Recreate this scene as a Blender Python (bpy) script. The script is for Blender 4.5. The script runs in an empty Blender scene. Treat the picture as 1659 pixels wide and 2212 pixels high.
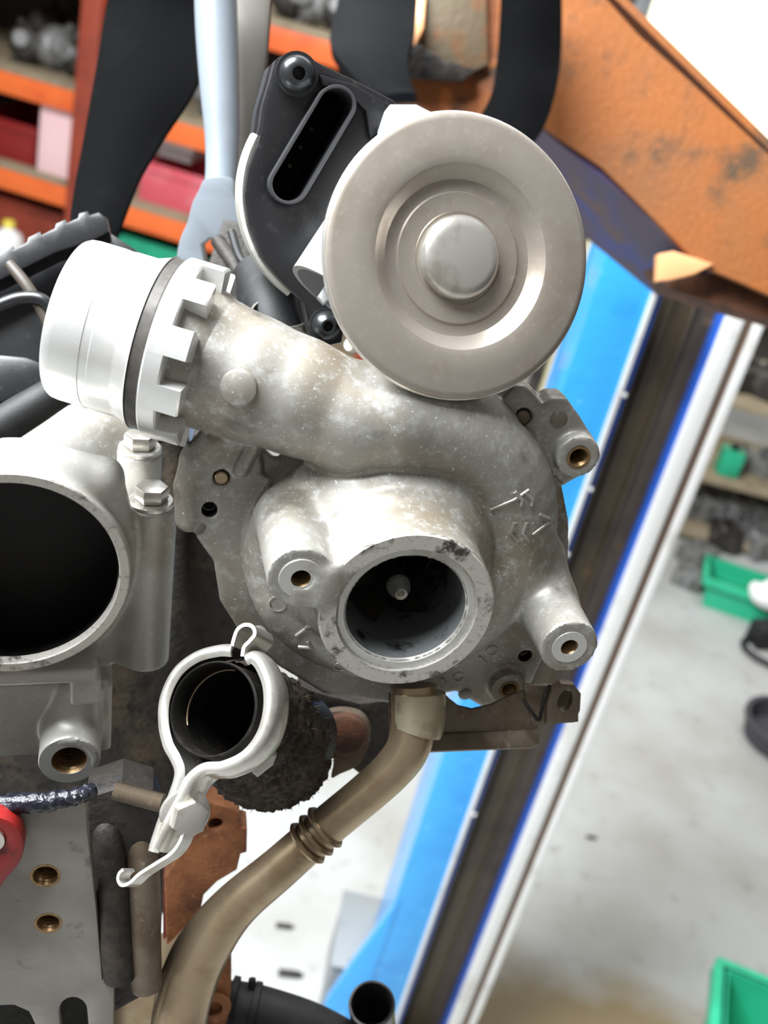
import bpy, bmesh, math, random
import numpy as np
from mathutils import Vector, Matrix, noise as mnoise

random.seed(7); np.random.seed(7)
scene = bpy.context.scene
COL = scene.collection

# ------------------------------------------------------------------ camera
F = 2372.0; CX, CY = 829.5, 1106.0
PITCH, ROLL = math.radians(28.6), math.radians(14.4)
CAM = np.array([0.0, 0.0, 1.6])
_f = np.array([0, math.cos(PITCH), -math.sin(PITCH)])
_u0 = np.array([0, math.sin(PITCH), math.cos(PITCH)])
_r0 = np.array([1.0, 0, 0])
AX = math.cos(ROLL)*_r0 + math.sin(ROLL)*_u0
AY = math.cos(ROLL)*_u0 - math.sin(ROLL)*_r0
MB = np.stack([AX, AY, -_f], axis=1)          # camera axes -> world
cd = bpy.data.cameras.new('camera'); cam = bpy.data.objects.new('camera', cd); COL.objects.link(cam)
cd.sensor_fit = 'VERTICAL'; cd.sensor_height = 36.0; cd.lens = 36.0*F/2212.0
cd.clip_start = 0.01; cd.clip_end = 60
mw = Matrix.Identity(4)
for i in range(3):
    for j in range(3): mw[i][j] = MB[i][j]
    mw[i][3] = CAM[i]
cam.matrix_world = mw
cd.dof.use_dof = True; cd.dof.focus_distance = 0.305; cd.dof.aperture_fstop = 15.0
scene.camera = cam

# ------------------------------------------------------------------ light
wd = bpy.data.worlds.new('world'); scene.world = wd; wd.use_nodes = True
bg = wd.node_tree.nodes['Background']
bg.inputs[0].default_value = (1.0, 0.95, 0.89, 1); bg.inputs[1].default_value = 0.2
def area(name, loc, target, size, power, colr=(1, 1, 1)):
    l = bpy.data.lights.new(name, 'AREA'); l.shape = 'RECTANGLE'; l.size, l.size_y = size
    l.energy = power; l.color = colr
    o = bpy.data.objects.new(name, l); COL.objects.link(o)
    o.location = loc
    o.rotation_euler = (Vector(target)-Vector(loc)).to_track_quat('-Z', 'Y').to_euler()
    return o
area('roof_light_over_engine', (-1.25, 0.08, 3.15), (0.0, 0.3, 1.4), (1.5, 1.7), 285, (0.93, 0.97, 1.0))
area('added_floor_fill', (0.3, 2.6, 3.8), (0.4, 2.2, 0.0), (2.6, 2.0), 55, (0.98, 0.99, 1.0))  # fill lamp added to brighten the floor, without a fitting
scene.view_settings.view_transform = 'Standard'
scene.view_settings.look = 'None'
scene.view_settings.exposure = 0.2
scene.view_settings.gamma = 1.0
scene.view_settings.use_curve_mapping = False

# ------------------------------------------------------------------ maths helpers
def nz(v): v = np.asarray(v, float); return v/np.linalg.norm(v)
def cpt(px, py, d): return np.array([(px-CX)/F*d, (CY-py)/F*d, -d])     # pixel + distance -> camera-axes metres
def to_w(v): return np.asarray(v) @ MB.T + CAM
def wray(px, py): return _f + (px-CX)/F*AX + (CY-py)/F*AY
def on_y(px, py, Y): v = wray(px, py); return CAM + v*(Y/v[1])
def on_floor(px, py): v = wray(px, py); return CAM + v*(-CAM[2]/v[2])
def at(px, py, d): return to_w(cpt(px, py, d))
class Fr:
    def __init__(s, o, n, up=(0, 1, 0)):
        s.o = np.asarray(o, float); s.n = nz(n); s.e1 = nz(np.cross(up, s.n)); s.e2 = np.cross(s.n, s.e1)
    def c(s, uvw):
        uvw = np.asarray(uvw, float); return s.o + uvw[..., 0:1]*s.e1 + uvw[..., 1:2]*s.e2 + uvw[..., 2:3]*s.n
    def loc(s, p): q = np.asarray(p, float)-s.o; return np.array([q@s.e1, q@s.e2, q@s.n])
    def px(s, x, y, w=0.0):                     # pixel ray -> (u, v, w) on the plane w
        r = cpt(x, y, 1.0); t = ((s.o+w*s.n)@s.n)/(r@s.n); return s.loc(r*t)
    def pc(s, x, y, w=0.0): return s.c(s.px(x, y, w))
    def sub(s, x, y, w=0.0): return Fr(s.pc(x, y, w), s.n)
MM = 0.001

# ------------------------------------------------------------------ materials
def srgb(r, g, b):
    f = lambda c: (c/255/12.92) if c/255 <= 0.04045 else ((c/255+0.055)/1.055)**2.4
    return (f(r), f(g), f(b), 1)
MATS = {}
def mat(name, base, rough=0.5, metal=0.0, spots=(), bump=0.0, bscale=400, coat=0.0, emit=None, rvar=0.0, spec=0.5):
    """spots: list of (scale, colour, low, high, detail) noise blends on top of the base colour"""
    if name in MATS: return MATS[name]
    m = bpy.data.materials.new(name); m.use_nodes = True; nt = m.node_tree; N = nt.nodes; L = nt.links
    b = N['Principled BSDF']; b.inputs['Roughness'].default_value = rough; b.inputs['Metallic'].default_value = metal
    b.inputs['Specular IOR Level'].default_value = spec
    tc = N.new('ShaderNodeTexCoord')
    colr = None
    for sp in spots:
        sc, c2, lo, hi = sp[:4]; det = sp[4] if len(sp) > 4 else 4
        no = N.new('ShaderNodeTexNoise'); no.inputs['Scale'].default_value = sc; no.inputs['Detail'].default_value = det
        no.inputs['Roughness'].default_value = 0.6
        L.new(tc.outputs['Object'], no.inputs['Vector'])
        mr = N.new('ShaderNodeMapRange'); mr.inputs[1].default_value = lo; mr.inputs[2].default_value = hi
        L.new(no.outputs['Fac'], mr.inputs[0])
        mx = N.new('ShaderNodeMix'); mx.data_type = 'RGBA'
        L.new(mr.outputs[0], mx.inputs[0])
        if colr is None: mx.inputs[6].default_value = srgb(*base)
        else: L.new(colr, mx.inputs[6])
        mx.inputs[7].default_value = srgb(*c2); colr = mx.outputs[2]
    if colr is None: b.inputs['Base Color'].default_value = srgb(*base)
    else: L.new(colr, b.inputs['Base Color'])
    if bump:
        no = N.new('ShaderNodeTexNoise'); no.inputs['Scale'].default_value = bscale; no.inputs['Detail'].default_value = 5
        L.new(tc.outputs['Object'], no.inputs['Vector'])
        bp = N.new('ShaderNodeBump'); bp.inputs['Strength'].default_value = bump; bp.inputs['Distance'].default_value = 0.4/bscale
        L.new(no.outputs['Fac'], bp.inputs['Height']); L.new(bp.outputs['Normal'], b.inputs['Normal'])
        if rvar:
            mr = N.new('ShaderNodeMapRange'); mr.inputs[3].default_value = rough-rvar; mr.inputs[4].default_value = rough+rvar
            L.new(no.outputs['Fac'], mr.inputs[0]); L.new(mr.outputs[0], b.inputs['Roughness'])
    if coat: b.inputs['Coat Weight'].default_value = coat
    if emit: b.inputs['Emission Color'].default_value = srgb(*emit[0]); b.inputs['Emission Strength'].default_value = emit[1]
    MATS[name] = m; return m
M_CAST = mat('cast_aluminium', (150, 147, 140), 0.5, 0.45, [(34, (128, 117, 100), .45, .7), (300, (172, 172, 168), .52, .72, 6), (1100, (208, 210, 211), .63, .72, 3), (48, (86, 82, 76), .6, .74, 8)], 0.16, 2200)
M_CAST2 = mat('pale_cast_aluminium', (188, 186, 180), 0.45, 0.4, [(30, (165, 158, 145), .55, .75), (500, (205, 204, 200), .55, .75)], 0.15, 2200)
M_MACH = mat('machined_aluminium', (200, 199, 195), 0.33, 0.55, [(90, (168, 162, 150), .52, .7)], 0.1, 2500)
M_FACE = mat('stained_machined_face', (186, 182, 174), 0.42, 0.35, [(150, (62, 58, 54), .56, .66, 6), (700, (150, 146, 140), .55, .7)], 0.2, 1500)
M_BRIGHT = mat('bright_turned_aluminium', (228, 228, 226), 0.27, 0.6, [(60, (214, 212, 208), .5, .7)], 0.05, 900)
M_FLANGE = mat('dull_grey_flange', (128, 124, 118), 0.55, 0.35, [(60, (112, 100, 86), .5, .7), (700, (158, 155, 150), .58, .75)], 0.4, 1500)
M_STEEL = mat('zinc_steel', (206, 203, 196), 0.27, 0.75, [(120, (168, 160, 146), .5, .75)], 0.08, 2000)
M_CAN = mat('plated_disc_steel', (172, 163, 153), 0.36, 0.6, [(45, (160, 148, 136), .45, .7), (400, (180, 172, 162), .55, .75)], 0.06, 2500)
M_BLACKP = mat('black_plastic', (30, 30, 32), 0.3, 0.0, [(300, (48, 48, 48), .58, .75)], 0.1, 1200)
M_BLACK = mat('black_rubber', (18, 18, 19), 0.62, 0.0, [(120, (40, 40, 41), .5, .75)], 0.2, 900)
M_DARK = mat('dark_bore', (14, 13, 12), 0.6, 0.2)
M_SOOT = mat('sooty_steel', (30, 28, 26), 0.5, 0.4, [(200, (58, 52, 46), .55, .75)], 0.3, 900)
M_GOLD = mat('yellow_zinc_pipe', (186, 166, 138), 0.3, 0.75, [(45, (152, 130, 100), .45, .68), (160, (186, 172, 150), .6, .75)], 0.08, 1500)
M_BROWN = mat('brown_stained_steel', (118, 106, 92), 0.48, 0.45, [(60, (88, 74, 56), .45, .68), (400, (138, 128, 116), .6, .75)], 0.2, 1500)
M_RUST = mat('rusty_iron', (150, 96, 60), 0.75, 0.1, [(60, (102, 62, 40), .45, .65), (400, (184, 128, 84), .6, .75)], 0.6, 900)
M_RUSTD = mat('dark_rusty_iron', (104, 66, 46), 0.75, 0.1, [(60, (68, 48, 38), .45, .65)], 0.6, 900)
M_ENG = mat('dark_engine_iron', (50, 46, 42), 0.6, 0.3, [(35, (86, 74, 58), .52, .72), (200, (30, 28, 26), .5, .7)], 0.5, 500)
M_THREAD = mat('brassy_thread', (150, 122, 86), 0.35, 0.75, [(500, (104, 84, 60), .45, .7)])
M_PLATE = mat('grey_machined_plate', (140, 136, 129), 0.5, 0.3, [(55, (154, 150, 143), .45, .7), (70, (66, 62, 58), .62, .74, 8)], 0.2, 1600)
M_WRAP = mat('charred_wrap', (54, 46, 38), 0.85, 0.0, [(350, (92, 78, 60), .54, .7), (900, (176, 148, 100), .68, .75)], 1.0, 700)
M_RED = mat('red_paint', (138, 30, 28), 0.42, 0.0, [(200, (104, 28, 26), .55, .7)], 0.15, 900)
M_OIL = mat('wet_black_grime', (22, 22, 30), 0.18, 0.0, [(300, (40, 40, 52), .5, .7)], 1.0, 600)
M_PAINT = mat('silver_grey_paint', (138, 146, 154), 0.3, 0.15, [(20, (124, 132, 138), .5, .7)], 0.05, 600)
M_ORANGE = mat('orange_crane_paint', (140, 80, 32), 0.65, 0.0, [(9, (124, 78, 42), .45, .65), (22, (74, 56, 38), .54, .7, 6), (150, (156, 92, 42), .6, .75)], 0.3, 200)
M_RACK = mat('orange_rack_paint', (236, 112, 52), 0.45, 0.0, [(6, (214, 84, 40), .5, .7)], 0.05, 100)
M_RACKD = mat('red_brown_rack_steel', (150, 62, 40), 0.6, 0.0, [(6, (120, 50, 34), .5, .7)])
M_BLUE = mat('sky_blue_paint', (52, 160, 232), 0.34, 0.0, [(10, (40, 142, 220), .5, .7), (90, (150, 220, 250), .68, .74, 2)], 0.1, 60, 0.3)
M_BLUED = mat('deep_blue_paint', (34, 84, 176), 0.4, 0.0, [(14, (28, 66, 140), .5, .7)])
M_CHAN = mat('greasy_brown_channel', (92, 80, 62), 0.45, 0.2, [(7, (70, 60, 48), .45, .65), (30, (118, 96, 62), .62, .76)], 0.2, 60)
M_LIP = mat('worn_white_edge', (222, 222, 220), 0.4, 0.2, [(12, (190, 186, 180), .55, .7)])
M_GROOVE = mat('brown_groove', (112, 92, 78), 0.6, 0.1)
M_CONC = None
M_GREEN = mat('green_plastic', (44, 176, 134), 0.42, 0.0, [(12, (36, 154, 116), .5, .7)])
M_WHITE = mat('white_plastic', (238, 238, 236), 0.5)
M_PINK = mat('pink_red_plastic', (214, 92, 104), 0.45, 0.0, [(8, (226, 132, 140), .5, .7)])
M_CREAM = mat('cream_board', (206, 196, 160), 0.7, 0.0, [(10, (186, 174, 136), .5, .7)])
M_GREY = mat('grey_junk_metal', (128, 128, 126), 0.5, 0.3, [(30, (84, 82, 80), .48, .62), (120, (176, 176, 174), .6, .7)], 0.5, 80)
M_JUNK = mat('dark_junk_metal', (58, 54, 52), 0.5, 0.3, [(30, (92, 86, 80), .5, .64), (60, (30, 28, 28), .5, .62)], 0.5, 80)
M_TIMB = mat('dusty_board', (150, 136, 112), 0.7, 0.0, [(14, (118, 104, 84), .5, .7)])
M_SHEET = mat('grey_sheet_steel', (146, 150, 152), 0.45, 0.3, [(10, (130, 134, 136), .5, .7)])
M_WALL = mat('dim_workshop_wall', (74, 68, 62), 0.85, 0.0, [(2, (58, 54, 50), .45, .7)])
M_DOOR = mat('daylight_glow_sheet', (240, 234, 214), 0.6, 0.0, (), emit=((255, 246, 214), 1.6))  # emission stands in for daylight through an open doorway
def floor_mat():
    m = bpy.data.materials.new('concrete_floor'); m.use_nodes = True; N = m.node_tree.nodes; L = m.node_tree.links
    b = N['Principled BSDF']; b.inputs['Roughness'].default_value = 0.55
    class _G: pass
    geo = N.new('ShaderNodeNewGeometry'); tc = _G(); tc.outputs = {'Object': geo.outputs['Position']}
    def nse(s, d=5):
        n = N.new('ShaderNodeTexNoise'); n.inputs['Scale'].default_value = s; n.inputs['Detail'].default_value = d
        L.new(tc.outputs['Object'], n.inputs['Vector']); return n
    def rng(src, a, c, lo=0, hi=1):
        r = N.new('ShaderNodeMapRange'); r.inputs[1].default_value = a; r.inputs[2].default_value = c
        r.inputs[3].default_value = lo; r.inputs[4].default_value = hi; L.new(src, r.inputs[0]); return r.outputs[0]
    def mix(fac, c1, c2):
        x = N.new('ShaderNodeMix'); x.data_type = 'RGBA'; L.new(fac, x.inputs[0])
        if isinstance(c1, tuple): x.inputs[6].default_value = c1
        else: L.new(c1, x.inputs[6])
        x.inputs[7].default_value = c2; return x.outputs[2]
    c = mix(rng(nse(3.5).outputs['Fac'], .4, .68), srgb(176, 177, 175), srgb(156, 154, 148))
    c = mix(rng(nse(22).outputs['Fac'], .58, .75), c, srgb(148, 146, 141))
    c = mix(rng(nse(60, 3).outputs['Fac'], .73, .8), c, srgb(126, 122, 116))
    # one old oil stain with its own outline
    sb = N.new('ShaderNodeVectorMath'); sb.operation = 'SUBTRACT'; L.new(tc.outputs['Object'], sb.inputs[0]); sb.inputs[1].default_value = (0.56, 1.23, 0)
    ml = N.new('ShaderNodeVectorMath'); ml.operation = 'MULTIPLY'; L.new(sb.outputs[0], ml.inputs[0]); ml.inputs[1].default_value = (2.4, 4.6, 1)
    ln = N.new('ShaderNodeVectorMath'); ln.operation = 'LENGTH'; L.new(ml.outputs[0], ln.inputs[0])
    ad = N.new('ShaderNodeMath'); ad.operation = 'ADD'; L.new(ln.outputs['Value'], ad.inputs[0])
    L.new(rng(nse(5).outputs['Fac'], .3, .7, -.3, .3), ad.inputs[1])
    c = mix(rng(ad.outputs[0], 1.15, .55, 0, .85), c, srgb(120, 98, 54))
    L.new(c, b.inputs['Base Color'])
    bp = N.new('ShaderNodeBump'); bp.inputs['Strength'].default_value = .15; bp.inputs['Distance'].default_value = .004
    L.new(nse(40).outputs['Fac'], bp.inputs['Height']); L.new(bp.outputs['Normal'], b.inputs['Normal'])
    return m

# ------------------------------------------------------------------ object helpers
ORG = {}
def thing(name, label, cat, org_cam=None, org_w=None, group=None):
    o = bpy.data.objects.new(name, None); COL.objects.link(o); o.empty_display_size = 0.02
    w = np.asarray(org_w, float) if org_w is not None else to_w(org_cam)
    o.location = w; ORG[o] = w; o['label'] = label; o['category'] = cat
    if group: o['group'] = group
    return o
def tag(o, label, cat, group=None):
    o['label'] = label; o['category'] = cat
    if group: o['group'] = group
    return o
def mkw(name, V, Fc, m, parent=None, smooth=True, ang=38):
    V = np.asarray(V, float)
    if parent is not None: o0 = ORG[parent]
    else: o0 = np.array([V[:, 0].mean(), V[:, 1].mean(), V[:, 2].min()])
    me = bpy.data.meshes.new(name)
    me.from_pydata((V-o0).tolist(), [], [list(map(int, f)) for f in Fc] if not isinstance(Fc, np.ndarray) else Fc.tolist())
    me.validate(); me.update()
    bm = bmesh.new(); bm.from_mesh(me); bmesh.ops.recalc_face_normals(bm, faces=bm.faces); bm.to_mesh(me); bm.free()
    if smooth:
        me.shade_smooth(); me.set_sharp_from_angle(angle=math.radians(ang))
    me.materials.append(m)
    o = bpy.data.objects.new(name, me); COL.objects.link(o)
    if parent is not None: o.parent = parent
    else: o.location = o0
    ORG[o] = o0
    return o
def mk(name, V, Fc, m, parent=None, smooth=True, ang=38): return mkw(name, to_w(np.asarray(V, float)), Fc, m, parent, smooth, ang)

def cat_rom(P, n, closed=False):
    P = np.asarray(P, float); k = len(P); out = []
    segs = k if closed else k-1
    for i in range(segs):
        g = (lambda j: P[j % k]) if closed else (lambda j: P[min(max(j, 0), k-1)])
        p0, p1, p2, p3 = g(i-1), g(i), g(i+1), g(i+2)
        for t in np.arange(n)/n:
            out.append(.5*((2*p1)+(-p0+p2)*t+(2*p0-5*p1+4*p2-p3)*t*t+(-p0+3*p1-3*p2+p3)*t**3))
    if not closed: out.append(P[-1])
    return np.array(out)

def lathe(name, fr, prof, m, parent=None, seg=64, unit=MM, ang=38, a0=0, a1=2*math.pi):
    prof = [(r*unit, w*unit) for r, w in prof]
    V = []; Fc = []; full = abs(a1-a0-2*math.pi) < 1e-6
    nseg = seg if full else seg+1
    for i in range(nseg):
        a = a0+(a1-a0)*i/seg
        for r, w in prof: V.append((max(r, 1e-7)*math.cos(a), max(r, 1e-7)*math.sin(a), w))
    k = len(prof)
    for i in range(seg):
        j = (i+1) % nseg
        for q in range(k-1):
            Fc.append((i*k+q, j*k+q, j*k+q+1, i*k+q+1))
    V = np.array(V)
    o = mk(name, fr.c(V), Fc, m, parent, True, ang)
    bm = bmesh.new(); bm.from_mesh(o.data); bmesh.ops.remove_doubles(bm, verts=bm.verts, dist=2e-7)
    bmesh.ops.dissolve_degenerate(bm, dist=1e-8, edges=bm.edges); bm.to_mesh(o.data); bm.free()
    o.data.set_sharp_from_angle(angle=math.radians(ang))
    return o

def sweep(P, Rr, seg=20, caps=True, hollow=None, disp=None):
    """P: camera-axes points, Rr: radii -> verts, faces"""
    P = np.asarray(P, float); n = len(P); V = []; Fc = []
    T = np.gradient(P, axis=0); T /= np.linalg.norm(T, axis=1)[:, None]
    a = np.array([0, 0, 1.0]) if abs(T[0][2]) < .9 else np.array([1.0, 0, 0])
    x = nz(np.cross(a, T[0]))
    def rings(scale, dd):
        xx = x.copy()
        for i in range(n):
            nonlocal_x = xx - T[i]*(xx@T[i]); xx = nz(nonlocal_x); yy = np.cross(T[i], xx)
            for s in range(seg):
                t = 2*math.pi*s/seg; r = Rr[i]*scale if hollow is None or scale == 1 else Rr[i]-hollow
                q = math.cos(t)*xx+math.sin(t)*yy
                if dd is not None: r = r + dd(P[i]+q*r, i, t)
                V.append(P[i]+q*r)
    rings(1, disp)
    def skin(off):
        for i in range(n-1):
            for s in range(seg):
                s2 = (s+1) % seg
                Fc.append((off+i*seg+s, off+i*seg+s2, off+(i+1)*seg+s2, off+(i+1)*seg+s))
    skin(0)
    if hollow is not None:
        off = n*seg; rings(0, None); skin(off)
        for i in (0, n-1):
            for s in range(seg):
                s2 = (s+1) % seg; Fc.append((i*seg+s, i*seg+s2, off+i*seg+s2, off+i*seg+s))
    elif caps:
        Fc.append(tuple(range(seg-1, -1, -1))); Fc.append(tuple((n-1)*seg+s for s in range(seg)))
    return np.array(V), Fc
def tube(name, pts, m, parent=None, n=8, seg=20, hollow=None, disp=None, caps=True, ang=50):
    """pts: (px, py, d, radius_px) in the photograph's frame at distance d"""
    A = [list(cpt(x, y, d))+[r*d/F] for x, y, d, r in pts]
    A = cat_rom(A, n) if n > 1 else np.array(A)
    V, Fc = sweep(A[:, :3], A[:, 3], seg, caps, hollow, disp)
    return mk(name, V, Fc, m, parent, True, ang)

def extrude_loops(loops3, vec, bevel=0.0):
    """loops3: outer + holes as lists of 3-D points, extruded along vec"""
    bm = bmesh.new(); es = []
    for lp in loops3:
        vs = [bm.verts.new(p) for p in lp]
        for i in range(len(vs)): es.append(bm.edges.new((vs[i], vs[(i+1) % len(vs)])))
    bmesh.ops.triangle_fill(bm, use_beauty=True, use_dissolve=False, edges=es)
    if len(loops3) == 1 and len(bm.faces) == 0: bm.faces.new(bm.verts[:])
    r = bmesh.ops.extrude_face_region(bm, geom=bm.faces[:])
    bmesh.ops.translate(bm, verts=[g for g in r['geom'] if isinstance(g, bmesh.types.BMVert)], vec=Vector(vec))
    bmesh.ops.recalc_face_normals(bm, faces=bm.faces)
    if bevel > 0:
        be = [e for e in bm.edges if len(e.link_faces) == 2 and e.calc_face_angle() > 1.2
              and abs((e.verts[0].co-e.verts[1].co).normalized().dot(Vector(vec).normalized())) < .3]
        try: bmesh.ops.bevel(bm, geom=be, offset=bevel, segments=2, profile=.6, affect='EDGES', clamp_overlap=True)
        except Exception: pass
    bm.verts.index_update()
    V = np.array([v.co[:] for v in bm.verts]); Fc = [[v.index for v in f.verts] for f in bm.faces]; bm.free()
    return V, Fc
def circ(x, y, r, n=20, ry=None, rot=0): 
    ry = ry or r; c, s = math.cos(rot), math.sin(rot)
    return [(x+r*math.cos(2*math.pi*i/n)*c-ry*math.sin(2*math.pi*i/n)*s, y+r*math.cos(2*math.pi*i/n)*s+ry*math.sin(2*math.pi*i/n)*c) for i in range(n)]
def slab(name, outline, fr, w, th, m, parent=None, holes=(), rholes=(), bevel=0.0006, smooth_n=0, ang=30):
    """outline and holes traced as pixels onto the plane w (m) of the frame; rholes: (px, py, radius_mm) round in the plane"""
    if smooth_n: outline = cat_rom(np.array(outline, float), smooth_n, True)
    loops = [[fr.pc(x, y, w) for x, y in outline]]
    for h in holes: loops.append([fr.pc(x, y, w) for x, y in h])
    for x, y, r in rholes:
        c = fr.px(x, y, w); loops.append([fr.c(c+np.array([r*MM*math.cos(t), r*MM*math.sin(t), 0])) for t in np.linspace(0, 2*math.pi, 20, endpoint=False)])
    V, Fc = extrude_loops(loops, -fr.n*th, bevel)
    return mk(name, V, Fc, m, parent, True, ang)
def wbox(name, lo, hi, m, parent=None, bevel=0.0, rz=0.0, piv=None, taper=0.0):
    lo = np.asarray(lo, float); hi = np.asarray(hi, float)
    bm = bmesh.new(); bmesh.ops.create_cube(bm, size=1)
    for v in bm.verts:
        k = 1-taper if v.co.z < 0 else 1
        for i in range(3):
            v.co[i] = (lo[i]+hi[i])/2+v.co[i]*(hi[i]-lo[i])*(k if i < 2 else 1)
    if bevel: bmesh.ops.bevel(bm, geom=bm.edges[:], offset=bevel, segments=2, profile=.6, affect='EDGES', clamp_overlap=True)
    if rz:
        c = Vector(piv if piv is not None else ((lo+hi)/2)); bmesh.ops.rotate(bm, verts=bm.verts, cent=c, matrix=Matrix.Rotation(rz, 3, 'Z'))
    bm.verts.index_update()
    V = np.array([v.co[:] for v in bm.verts]); Fc = [[v.index for v in f.verts] for f in bm.faces]; bm.free()
    return mkw(name, V, Fc, m, parent, True, 30)

# ------------------------------------------------------------------ signed-distance modelling (for cast shapes with fillets)
def surface_nets(f, org, h):
    nx, ny, nzz = f.shape; s = f < 0
    cs = np.zeros((nx-1, ny-1, nzz-1), np.int8)
    for a in (0, 1):
        for b in (0, 1):
            for c in (0, 1): cs += s[a:nx-1+a, b:ny-1+b, c:nzz-1+c]
    idx = np.argwhere((cs > 0) & (cs < 8)); n = len(idx)
    acc = np.zeros((n, 3)); cnt = np.zeros(n)
    cor = [(a, b, c) for a in (0, 1) for b in (0, 1) for c in (0, 1)]
    for p in cor:
        for ax in range(3):
            if p[ax]: continue
            q = list(p); q[ax] = 1
            fp = f[idx[:, 0]+p[0], idx[:, 1]+p[1], idx[:, 2]+p[2]]; fq = f[idx[:, 0]+q[0], idx[:, 1]+q[1], idx[:, 2]+q[2]]
            cr = (fp < 0) != (fq < 0); t = np.where(cr, fp/np.where(cr, fp-fq, 1), 0)
            pos = np.tile(np.array(p, float), (n, 1)); pos[:, ax] += t
            acc[cr] += pos[cr]; cnt[cr] += 1
    V = (idx+acc/cnt[:, None])*h+np.asarray(org)
    mp = -np.ones(cs.shape, np.int64); mp[idx[:, 0], idx[:, 1], idx[:, 2]] = np.arange(n)
    Fs = []
    for ax in range(3):
        b, c = (ax+1) % 3, (ax+2) % 3
        sl0 = [slice(None)]*3; sl1 = [slice(None)]*3; sl0[ax] = slice(0, -1); sl1[ax] = slice(1, None)
        for o in (b, c): sl0[o] = slice(1, -1); sl1[o] = slice(1, -1)
        A = s[tuple(sl0)]; B = s[tuple(sl1)]; e = np.argwhere(A != B); fl = A[e[:, 0], e[:, 1], e[:, 2]]
        off = np.zeros(3, int); off[b] = 1; off[c] = 1; e = e+off
        def g(db, dc): q = e.copy(); q[:, b] += db; q[:, c] += dc; return mp[q[:, 0], q[:, 1], q[:, 2]]
        qd = np.stack([g(-1, -1), g(0, -1), g(0, 0), g(-1, 0)], 1)
        qd[~fl] = qd[~fl][:, ::-1]; Fs.append(qd)
    Fs = np.concatenate(Fs); Fs = Fs[(Fs >= 0).all(1)]
    return V, Fs
class SDF:
    """works in millimetres in a frame's (u, v, w)"""
    def __init__(s, lo, hi, h):
        s.lo = np.array(lo, float); s.h = h; n = np.ceil((np.array(hi)-s.lo)/h).astype(int)+1
        ax = [(s.lo[i]+np.arange(n[i])*h).astype(np.float32) for i in range(3)]
        s.X, s.Y, s.Z = np.meshgrid(*ax, indexing='ij'); s.f = np.full(s.X.shape, 1e3, np.float32)
    def cone(s, a, b, ra, rb):          # rounded cone
        a = np.asarray(a, np.float32); b = np.asarray(b, np.float32); ab = b-a; L = float(ab@ab)
        t = np.clip(((s.X-a[0])*ab[0]+(s.Y-a[1])*ab[1]+(s.Z-a[2])*ab[2])/L, 0, 1)
        return np.sqrt((s.X-a[0]-t*ab[0])**2+(s.Y-a[1]-t*ab[1])**2+(s.Z-a[2]-t*ab[2])**2)-(ra+t*(rb-ra))
    def cyl(s, a, b, ra, rb=None):      # flat-ended
        rb = ra if rb is None else rb
        a = np.asarray(a, np.float32); b = np.asarray(b, np.float32); L = np.linalg.norm(b-a); d = (b-a)/L
        t = (s.X-a[0])*d[0]+(s.Y-a[1])*d[1]+(s.Z-a[2])*d[2]
        r = np.sqrt(np.maximum((s.X-a[0])**2+(s.Y-a[1])**2+(s.Z-a[2])**2-t*t, 0))
        q = r-(ra+np.clip(t/L, 0, 1)*(rb-ra)); z = np.abs(t-L/2)-L/2
        return np.minimum(np.maximum(q, z), 0)+np.sqrt(np.maximum(q, 0)**2+np.maximum(z, 0)**2)
    def box(s, c, hx, axes=np.eye(3), r=0):
        c = np.asarray(c, np.float32); q = []
        for i in range(3):
            a = axes[i]; q.append(np.abs((s.X-c[0])*a[0]+(s.Y-c[1])*a[1]+(s.Z-c[2])*a[2])-(hx[i]-r))
        return np.sqrt(sum(np.maximum(k, 0)**2 for k in q))+np.minimum(np.maximum(np.maximum(q[0], q[1]), q[2]), 0)-r
    def poly(s, pts, w0, w1, r=0):      # polygon in (u, v) extruded between w0..w1
        x, y = s.X[:, :, 0], s.Y[:, :, 0]; d = np.full(x.shape, 1e9, np.float32); ins = np.zeros(x.shape, bool); n = len(pts)
        for i in range(n):
            (ax, ay), (bx, by) = pts[i][:2], pts[(i+1) % n][:2]
            ex, ey = bx-ax, by-ay; t = np.clip(((x-ax)*ex+(y-ay)*ey)/(ex*ex+ey*ey+1e-12), 0, 1)
            d = np.minimum(d, (x-ax-t*ex)**2+(y-ay-t*ey)**2)
            ins ^= ((ay > y) != (by > y)) & (x < (bx-ax)*(y-ay)/(by-ay+1e-12)+ax)
        d = np.sqrt(d); d = np.where(ins, -d, d)[:, :, None]+r
        z = np.abs(s.Z-(w0+w1)/2)-abs(w1-w0)/2+r
        return np.minimum(np.maximum(d, z), 0)+np.sqrt(np.maximum(d, 0)**2+np.maximum(z, 0)**2)-r
    def add(s, g, k=0):
        if k: hh = np.clip(.5+.5*(g-s.f)/k, 0, 1); s.f = (g*(1-hh)+s.f*hh-k*hh*(1-hh)).astype(np.float32)
        else: s.f = np.minimum(s.f, g)
    def cut(s, g, k=0):
        if k: hh = np.clip(.5-.5*(s.f+g)/k, 0, 1); s.f = (s.f*(1-hh)-g*hh+k*hh*(1-hh)).astype(np.float32)
        else: s.f = np.maximum(s.f, -g)
    def mesh(s, name, fr, m, parent=None, ang=55):
        V, Fc = surface_nets(s.f, s.lo, s.h)
        # light smoothing along the surface
        return mk(name, fr.c(V*MM), Fc, m, parent, True, ang)

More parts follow.
